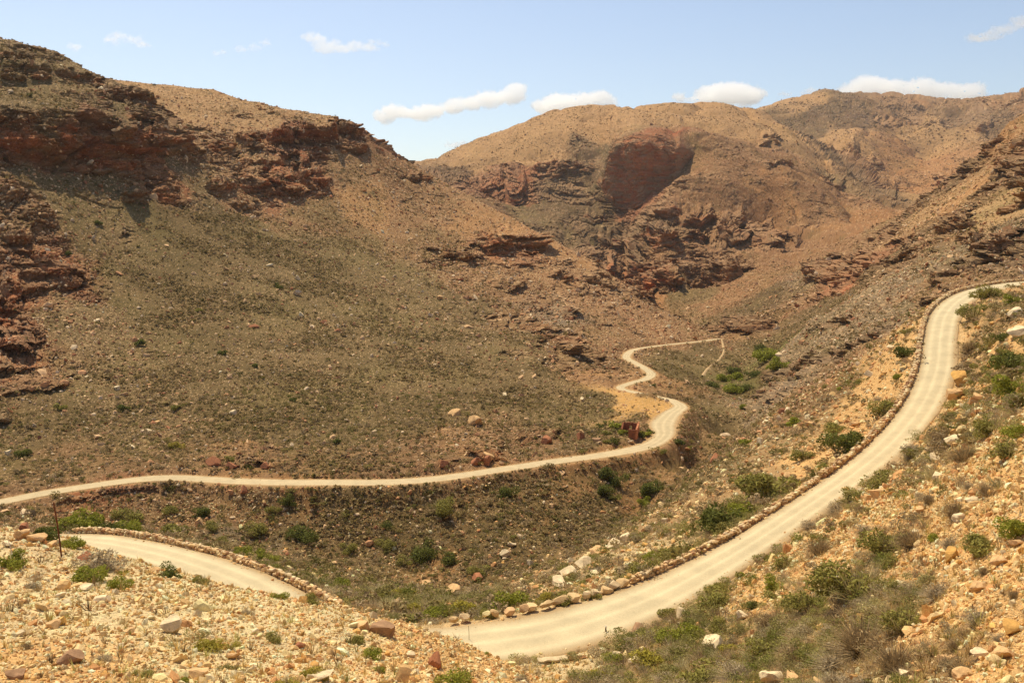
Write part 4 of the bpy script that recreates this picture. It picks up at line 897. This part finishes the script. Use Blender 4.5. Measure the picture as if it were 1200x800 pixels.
# ------------------------------------------------------------------ dry stone walls along the roads
def line_at(line, u):
    uu, vv = project(line[:, 0], line[:, 1], line[:, 2]); k_ = np.argmin(np.abs(uu - u)); return k_
def stone_wall(name, line, u0, u1, off, height, size, label, side=1, thick=2, protos=None, colr=None, jitter=.12, hvar=.1, drop=0.0):
    k0, k1 = sorted((line_at(line, u0), line_at(line, u1))); seg = line[k0:k1 + 1]
    d = np.gradient(seg[:, :2], axis=0); d /= np.linalg.norm(d, axis=1, keepdims=True); nr = np.stack([-d[:, 1], d[:, 0]], 1) * side
    base = np.concatenate([seg[:, :2] + nr * (seg[:, 3] + off)[:, None], seg[:, 2:3]], 1)
    L_ = np.concatenate([[0], np.cumsum(np.linalg.norm(np.diff(base[:, :2], axis=0), axis=1))])
    rows = max(1, int(round(height / (size * .62)))); pos, scl, ang, cc = [], [], [], []
    for r_ in range(-1, rows):
        for t_ in range(thick):
            s = rng.uniform(0, size)
            while s < L_[-1]:
                l_ = size * rng.uniform(.6, 1.5)
                x = np.interp(s, L_, base[:, 0]); y = np.interp(s, L_, base[:, 1]); z = np.interp(s, L_, base[:, 2]); nx = np.interp(s, L_, nr[:, 0]); ny = np.interp(s, L_, nr[:, 1]); a = math.atan2(nx, -ny)
                hv = 1 + hvar * math.sin(s * .8) + hvar * math.sin(s * .23 + 1)
                o_ = (t_ - (thick - 1) / 2) * size * .7 + rng.normal(0, jitter * size * .4)
                if not (r_ == rows - 1 and rng.random() < .12):
                    pos.append((x + nx * o_, y + ny * o_, z - drop + (r_ + .45) * size * .62 * hv)); scl.append((l_ * .58, size * .48 * rng.uniform(.85, 1.2), size * .40 * rng.uniform(.85, 1.15))); ang.append(a + rng.normal(0, .12))
                    cc.append(0)
                s += l_
    n = len(pos); pr_ = [.4, .25, .25, .1] if colr is None else [1] * len(colr); pos = np.array(pos); scl = np.array(scl); ang = np.array(ang); protos = protos or WALLST
    which = rng.integers(0, len(protos), n); M = rotr(n, .07); cols = palette(n, colr or [srgb(212,178,128), srgb(192,154,110), srgb(222,194,150), srgb(168,126,90)], pr_, .17)
    V_, F_, C_ = [], [], []; off_ = 0
    for k_, (V, Fc) in enumerate(protos):
        ix = np.where(which == k_)[0]
        if not len(ix): continue
        Rz = rotz(ang[ix]); W_ = np.einsum('nij,nvj->nvi', M[ix] @ Rz, V[None] * scl[ix][:, None]) + pos[ix][:, None]
        V_.append(W_.reshape(-1, 3)); F_.append(((np.arange(len(ix)) * len(V))[:, None, None] + Fc[None] + off_).reshape(-1, 3)); off_ += len(V) * len(ix); C_.append(np.repeat(cols[ix], len(V), 0))
    return link(name, mesh_from(name, np.concatenate(V_), np.concatenate(F_), stone_m, np.concatenate(C_), False), label=label, category='stone wall', group='stone walls and curbs along the roads')
WALLST = [rock_shape(600 + i, ICO2, 6, .10, .92) for i in range(10)]
ROUNDST = [rock_shape(640 + i, ICO2, 8, .2, .35) for i in range(10)]
stone_wall('dry_stone_wall', RN, 66, 356, .4, .42, .30, 'low dry stone wall edging the short road stretch at the left')
stone_wall('stone_curb', RN, 525, 615, .55, .28, .5, 'sparse line of low stones where the near road bends', protos=ROUNDST, thick=1, hvar=.3)
stone_wall('boulder_curb', RN, 612, 768, .45, .6, .7, 'row of big rounded rocks lining the outside of the road bend', protos=ROUNDST, thick=1, hvar=.15)
stone_wall('dry_stone_wall', RN, 772, 985, .4, .46, .30, 'long straight dry stone wall edging the climbing road below its curve')
k_c = line_at(RN, 985)
RNb = RN[k_c - 2:].copy()
stone_wall('dry_stone_wall', RNb, 990, 1225, .4, .58, .38, 'dry stone wall curving up around the top of the climbing road', hvar=.08)
stone_wall('retaining_wall', RL, 118, 186, 2.3, 1.7, .5, 'short dark retaining wall shoring up the lower road at left', side=-1, thick=1, drop=1.75, colr=[srgb(128,92,66), srgb(110,82,60), srgb(146,110,80)])

# ------------------------------------------------------------------ small built things
def box_rows(name, p0, p1, h0, h1, th, colr, parent=None, seed=0, holes=(), base=-.4):
    """a rubble wall between two plan points with an uneven, broken top"""
    p0 = np.array(p0, float); p1 = np.array(p1, float); L_ = np.linalg.norm(p1 - p0); n = max(4, int(L_ / .16)); d = (p1 - p0) / L_; nn = np.array([-d[1], d[0]]); r = np.random.default_rng(seed)
    V, Fc = [], []; tops = h0 + (h1 - h0) * np.linspace(0, 1, n + 1) + np.cumsum(r.normal(0, .05, n + 1)) * .6 + r.normal(0, .05, n + 1)
    def quadbox(a, b, z0, z1, z1b):
        k_ = len(V)
        for (s, z) in ((a, z0), (b, z0), (b, z1b), (a, z1)):
            for q in (-th / 2, th / 2): c_ = p0 + d * s + nn * q; V.append((c_[0], c_[1], z))
        for f in ((0,2,4,6),(1,7,5,3),(0,1,3,2),(2,3,5,4),(4,5,7,6),(6,7,1,0)): Fc.append([k_ + x for x in f])
    for i in range(n):
        a, b = L_ * i / n, L_ * (i + 1) / n; m = (a + b) / 2 / L_; z0 = base; hole = [h for h in holes if h[0] < m < h[1]]
        if hole:
            if hole[0][2] > 0: quadbox(a, b, base, hole[0][2], hole[0][2])
            if hole[0][3] < tops[i] - .1: quadbox(a, b, hole[0][3], tops[i], tops[i + 1])
        else: quadbox(a, b, base, tops[i], tops[i + 1])
    V = np.array(V); V += (vnoise(V * 2.3, .5, seed) * .03)[:, None]
    cv = np.array(colr)[None] * (1 + .2 * vnoise(V, .5, seed + 1)[:, None]) ; topm = (V[:, 2] > .5) & (r.random(len(V)) < .25)
    return link(name, mesh_from(name, V, np.array(Fc), stone_m, np.clip(cv, .02, .8), False), parent)
c0, _ = spot(736, 512)
ruin = empty('ruined_house', c0, math.radians(-14), label='small roofless red-brown stone house ruin among green bushes by road', category='ruin')
RC = srgb(146,92,64)
box_rows('back_wall', (-1.6, 4.6), (1.7, 4.6), 2.5, 2.3, .4, RC, ruin, 1, holes=((.42,.6,0,1.7),))
box_rows('side_wall', (-1.8, 4.6), (-1.8, 2.6), 2.4, 1.2, .4, RC, ruin, 2)
box_rows('side_wall', (1.9, 4.8), (1.9, -.4), 2.6, 1.9, .4, srgb(196,130,92), ruin, 3, holes=((.45,.58,.8,1.7),))
box_rows('front_wall', (.1, -.4), (1.68, -.4), 1.9, 1.9, .4, RC, ruin, 4)
box_rows('inner_wall', (-1.5, 2.5), (.1, 2.5), 1.1, .8, .35, RC, ruin, 5)
def rod_mesh(name, h, r0, r1, colr, parent=None, bend=.03, n=7, seg=9):
    V, Fc = [], []
    for i in range(seg + 1):
        t = i / seg; ox = bend * math.sin(t * 3) ; rr_ = r0 + (r1 - r0) * t
        for k_ in range(n): a = 6.283 * k_ / n; V.append((ox + math.cos(a) * rr_, math.sin(a) * rr_, -.25 + (h + .25) * t))
    for i in range(seg):
        for k_ in range(n): Fc.append([i * n + k_, i * n + (k_ + 1) % n, (i + 1) * n + (k_ + 1) % n, (i + 1) * n + k_])
    me_ = mesh_from(name, V, Fc, stone_m, np.tile(colr, (len(V), 1)), False)
    bm = __import__('bmesh').new(); bm.from_mesh(me_); bm.verts.ensure_lookup_table(); bm.faces.new([bm.verts[len(V) - n + k_] for k_ in range(n)]); bm.to_mesh(me_); bm.free()
    return link(name, me_, parent)
p, _ = spot(72, 652); o = rod_mesh('iron_pole', 2.3, .035, .03, srgb(112,66,44)); o.location = p; o.rotation_euler = (0, math.radians(-4), 0); o['label'] = 'thin rusty iron pole standing in the scree above the short road'; o['category'] = 'pole'
p, _ = spot(15, 663); o = rod_mesh('bleached_stick', 1.0, .022, .012, srgb(226,212,188), bend=.06); o.location = p; o.rotation_euler = (0, math.radians(-5), 0); o['label'] = 'bleached white stick upright in a green shrub at the left edge'; o['category'] = 'stick'
p, _ = spot(710, 742); e = empty('marker_post', p, 0, label='short dark marker post on inner verge of the bend', category='marker post'); rod_mesh('post', .42, .04, .04, srgb(92,74,52), e, bend=0); o = rod_mesh('reflector', .04, .045, .045, srgb(214,206,190), e, bend=0, seg=1); o.location = (0, 0, .42); o.scale = (1, 1, .35)
p, _ = spot(440, 738); rodp = spot(549, 752)[0]
o = rod_mesh('thin_stake', .9, .014, .012, srgb(120,104,70)); o.location = rodp; o['label'] = 'thin bare stake at the near edge of the road bend'; o['category'] = 'stake'
# masonry culvert head beside the bend
p, _ = spot(640, 778); e = empty('culvert_head', p, 0, label='small masonry culvert head with pale mortar cap beside road bend', category='culvert')
CAP = srgb(204,180,140)
def slab(name, x0, y0, x1, y1, wd, z0, z1, colr, parent, seed):
    d = np.array([x1 - x0, y1 - y0], float); L_ = np.linalg.norm(d); d /= L_; nn = np.array([-d[1], d[0]]) * wd / 2; n = max(3, int(L_ / .12)); V, Fc = [], []
    for i in range(n + 1):
        c_ = np.array([x0, y0]) + d * L_ * i / n
        for q, z in ((-1, z0), (1, z0), (1, z1), (-1, z1)): V.append((c_[0] + nn[0] * q, c_[1] + nn[1] * q, z))
    for i in range(n):
        for a, b_ in ((0, 1), (1, 2), (2, 3), (3, 0)): Fc.append([4 * i + a, 4 * i + b_, 4 * i + 4 + b_, 4 * i + 4 + a])
    Fc += [[0, 3, 2, 1], [4 * n, 4 * n + 1, 4 * n + 2, 4 * n + 3]]
    V = np.array(V); V += (vnoise(V * 3, .5, seed) * .035)[:, None] * [1, 1, .8]
    return link(name, mesh_from(name, V, Fc, stone_m, np.clip(np.array(colr)[None] * (1 + .12 * vnoise(V, .4, seed)[:, None]), 0, .8), False), parent)
slab('headwall', -.35, .1, 1.9, .55, .30, -.8, .12, srgb(150,104,66), e, 1); slab('mortar_cap', -.4, .09, 1.0, .37, .36, .123, .20, CAP, e, 2)
slab('wing_wall', -.3, -.1, .1, -2.0, .34, -1.0, .02, srgb(176,134,92), e, 3); slab('mortar_cap', -.3, -.08, .1, -2.05, .40, .023, .09, CAP, e, 4)
# a foot track on the far side of the valley
tk = catmull([np.append(spot(u, v)[0], .5) for u, v in ((846,399),(848,406),(847,414),(842,421),(835,427),(828,433),(823,440))], 2.0)
tv = []
dt = np.gradient(tk[:, :2], axis=0); dt /= np.linalg.norm(dt, axis=1, keepdims=True)
for i in range(len(tk)):
    for q in (-1, -.4, .4, 1): tv.append((tk[i, 0] - dt[i, 1] * q * .7, tk[i, 1] + dt[i, 0] * q * .7, tk[i, 2] + (.3 if abs(q) < .5 else -.2)))
link('foot_track', mesh_from('foot_track', tv, (np.arange(len(tk) - 1)[:, None] * 4 + np.arange(3)[None]).ravel()[:, None] + np.array([0, 1, 5, 4])[None], rm_, np.tile(srgb(184,154,112), (len(tv), 1))), kind='structure')

# ------------------------------------------------------------------ clouds: real bodies of vapour far behind the range
def vapour(name, dens):
    m = bpy.data.materials.new(name); m.use_nodes = True; nt = m.node_tree; nt.nodes.remove(nt.nodes['Principled BSDF'])
    v_ = nt.nodes.new('ShaderNodeVolumePrincipled'); v_.inputs['Color'].default_value = (1, 1, 1, 1); v_.inputs['Density'].default_value = dens; v_.inputs['Anisotropy'].default_value = .6
    nt.links.new(v_.outputs[0], nt.nodes['Material Output'].inputs['Volume']); return m
CLD = vapour('cloud_vapour', .009); WSP = vapour('thin_vapour', .004)
CY = 11000.0; PX = CY / FOC
def cloud(path, r0, r1, n, m, label, seed, flat=.6, lump=.5, sub=None):
    """path of (u, v) through the middle of the cloud"""
    r = random.Random(seed); bm = __import__('bmesh').new(); import mathutils
    pts_ = [Vector(pt(u, v, CY)) for u, v in path]
    for i in range(n):
        t = r.random() * (len(pts_) - 1); k_ = min(int(t), len(pts_) - 2); c_ = pts_[k_].lerp(pts_[k_ + 1], t - k_); s = (r0 + (r1 - r0) * (t / (len(pts_) - 1))) * PX * r.uniform(.45, 1.05)
        c_ = c_ + Vector((r.uniform(-1, 1) * s * .5, r.uniform(-1, 1) * s * 1.2, r.uniform(-.55, .6) * s * lump * 1.6))
        __import__('bmesh').ops.create_icosphere(bm, subdivisions=3, radius=s, matrix=mathutils.Matrix.Translation(c_) @ mathutils.Matrix.Diagonal((1.25, 1.2, flat, 1)))
    me_ = bpy.data.meshes.new('cloud'); bm.to_mesh(me_); bm.free(); me_.materials.append(m)
    o = link('cloud', me_, label=label, category='cloud', group='small clouds over the mountains')
    rmod = o.modifiers.new('fuse', 'REMESH'); rmod.mode = 'VOXEL'; rmod.voxel_size = .7 * PX
    tx = bpy.data.textures.new('billow', 'CLOUDS'); tx.noise_scale = 6 * PX; tx.noise_depth = 6
    dm = o.modifiers.new('billow', 'DISPLACE'); dm.texture = tx; dm.strength = 12 * PX; dm.mid_level = .55; dm.texture_coords = 'GLOBAL'
    t2 = bpy.data.textures.new('wisp', 'CLOUDS'); t2.noise_scale = 2.6 * PX; t2.noise_depth = 4; d2 = o.modifiers.new('wisp', 'DISPLACE'); d2.texture = t2; d2.strength = 5.5 * PX; d2.mid_level = .5; d2.texture_coords = 'GLOBAL'
    return o
cloud([(447,137),(490,131),(540,124),(575,118),(610,108)], 10, 12, 70, CLD, 'long bright white cloud slanting up over the saddle', 1)
cloud([(645,126),(675,119),(712,118)], 15, 10, 34, CLD, 'white cloud sitting just behind the broad round summit', 2)
cloud([(835,115),(862,109),(882,112)], 17, 14, 34, CLD, 'domed white cloud in the dip between the two ranges', 3)
cloud([(792,114),(806,114)], 7, 6, 8, CLD, 'tiny white cloud tip left of the domed cloud', 4)
cloud([(1000,106),(1040,107),(1085,106),(1140,113)], 17, 13, 60, CLD, 'wide white cloud bank behind the highest right-hand ridge', 5)
cloud([(905,114),(935,108),(960,106)], 4, 5, 14, CLD, 'thin white cloud streak hugging the ridge right of the domed cloud', 6)
cloud([(522,171),(546,166)], 6, 7, 12, CLD, 'small white cloud scrap just above the saddle', 7)
cloud([(365,52),(405,54),(450,50)], 12, 10, 20, WSP, 'faint feathery cloud high above the left ridge, widest one', 8, flat=.4)
cloud([(275,60),(298,55),(318,50)], 5, 5, 12, WSP, 'small bright wisp of cloud above the left ridge', 9, flat=.5)
cloud([(125,50),(150,46),(175,52)], 9, 7, 14, WSP, 'pale wisp of cloud over the far left skyline', 10, flat=.4)
cloud([(84,55),(90,62)], 6, 5, 6, WSP, 'little round wisp of cloud at the upper left', 11)
cloud([(245,62),(262,62)], 4, 4, 6, WSP, 'tiny wisp of cloud beside the small bright one', 12)
cloud([(1135,45),(1170,38),(1215,22)], 9, 14, 20, WSP, 'faint feathery cloud at the upper right corner', 13, flat=.4)

# ------------------------------------------------------------------ the air of the valley
bm = __import__('bmesh').new(); __import__('bmesh').ops.create_cube(bm, size=1.0); me_ = bpy.data.meshes.new('haze'); bm.to_mesh(me_); bm.free()
zlo = float(P[:, 2].min()) - 1; zhi = max(5.0, float(P[:, 2].max())) + 6
for v_ in me_.vertices: v_.co = Vector((v_.co.x * 10600, v_.co.y * 10800, (zlo + zhi) / 2 + v_.co.z * (zhi - zlo)))
hz = vapour('air', 3.2e-5); hz.node_tree.nodes['Principled Volume'].inputs['Color'].default_value = (.9, .95, 1, 1); hz.node_tree.nodes['Principled Volume'].inputs['Anisotropy'].default_value = .3
me_.materials.append(hz); link('haze', me_, kind='stuff', label='thin dusty air over the valley')
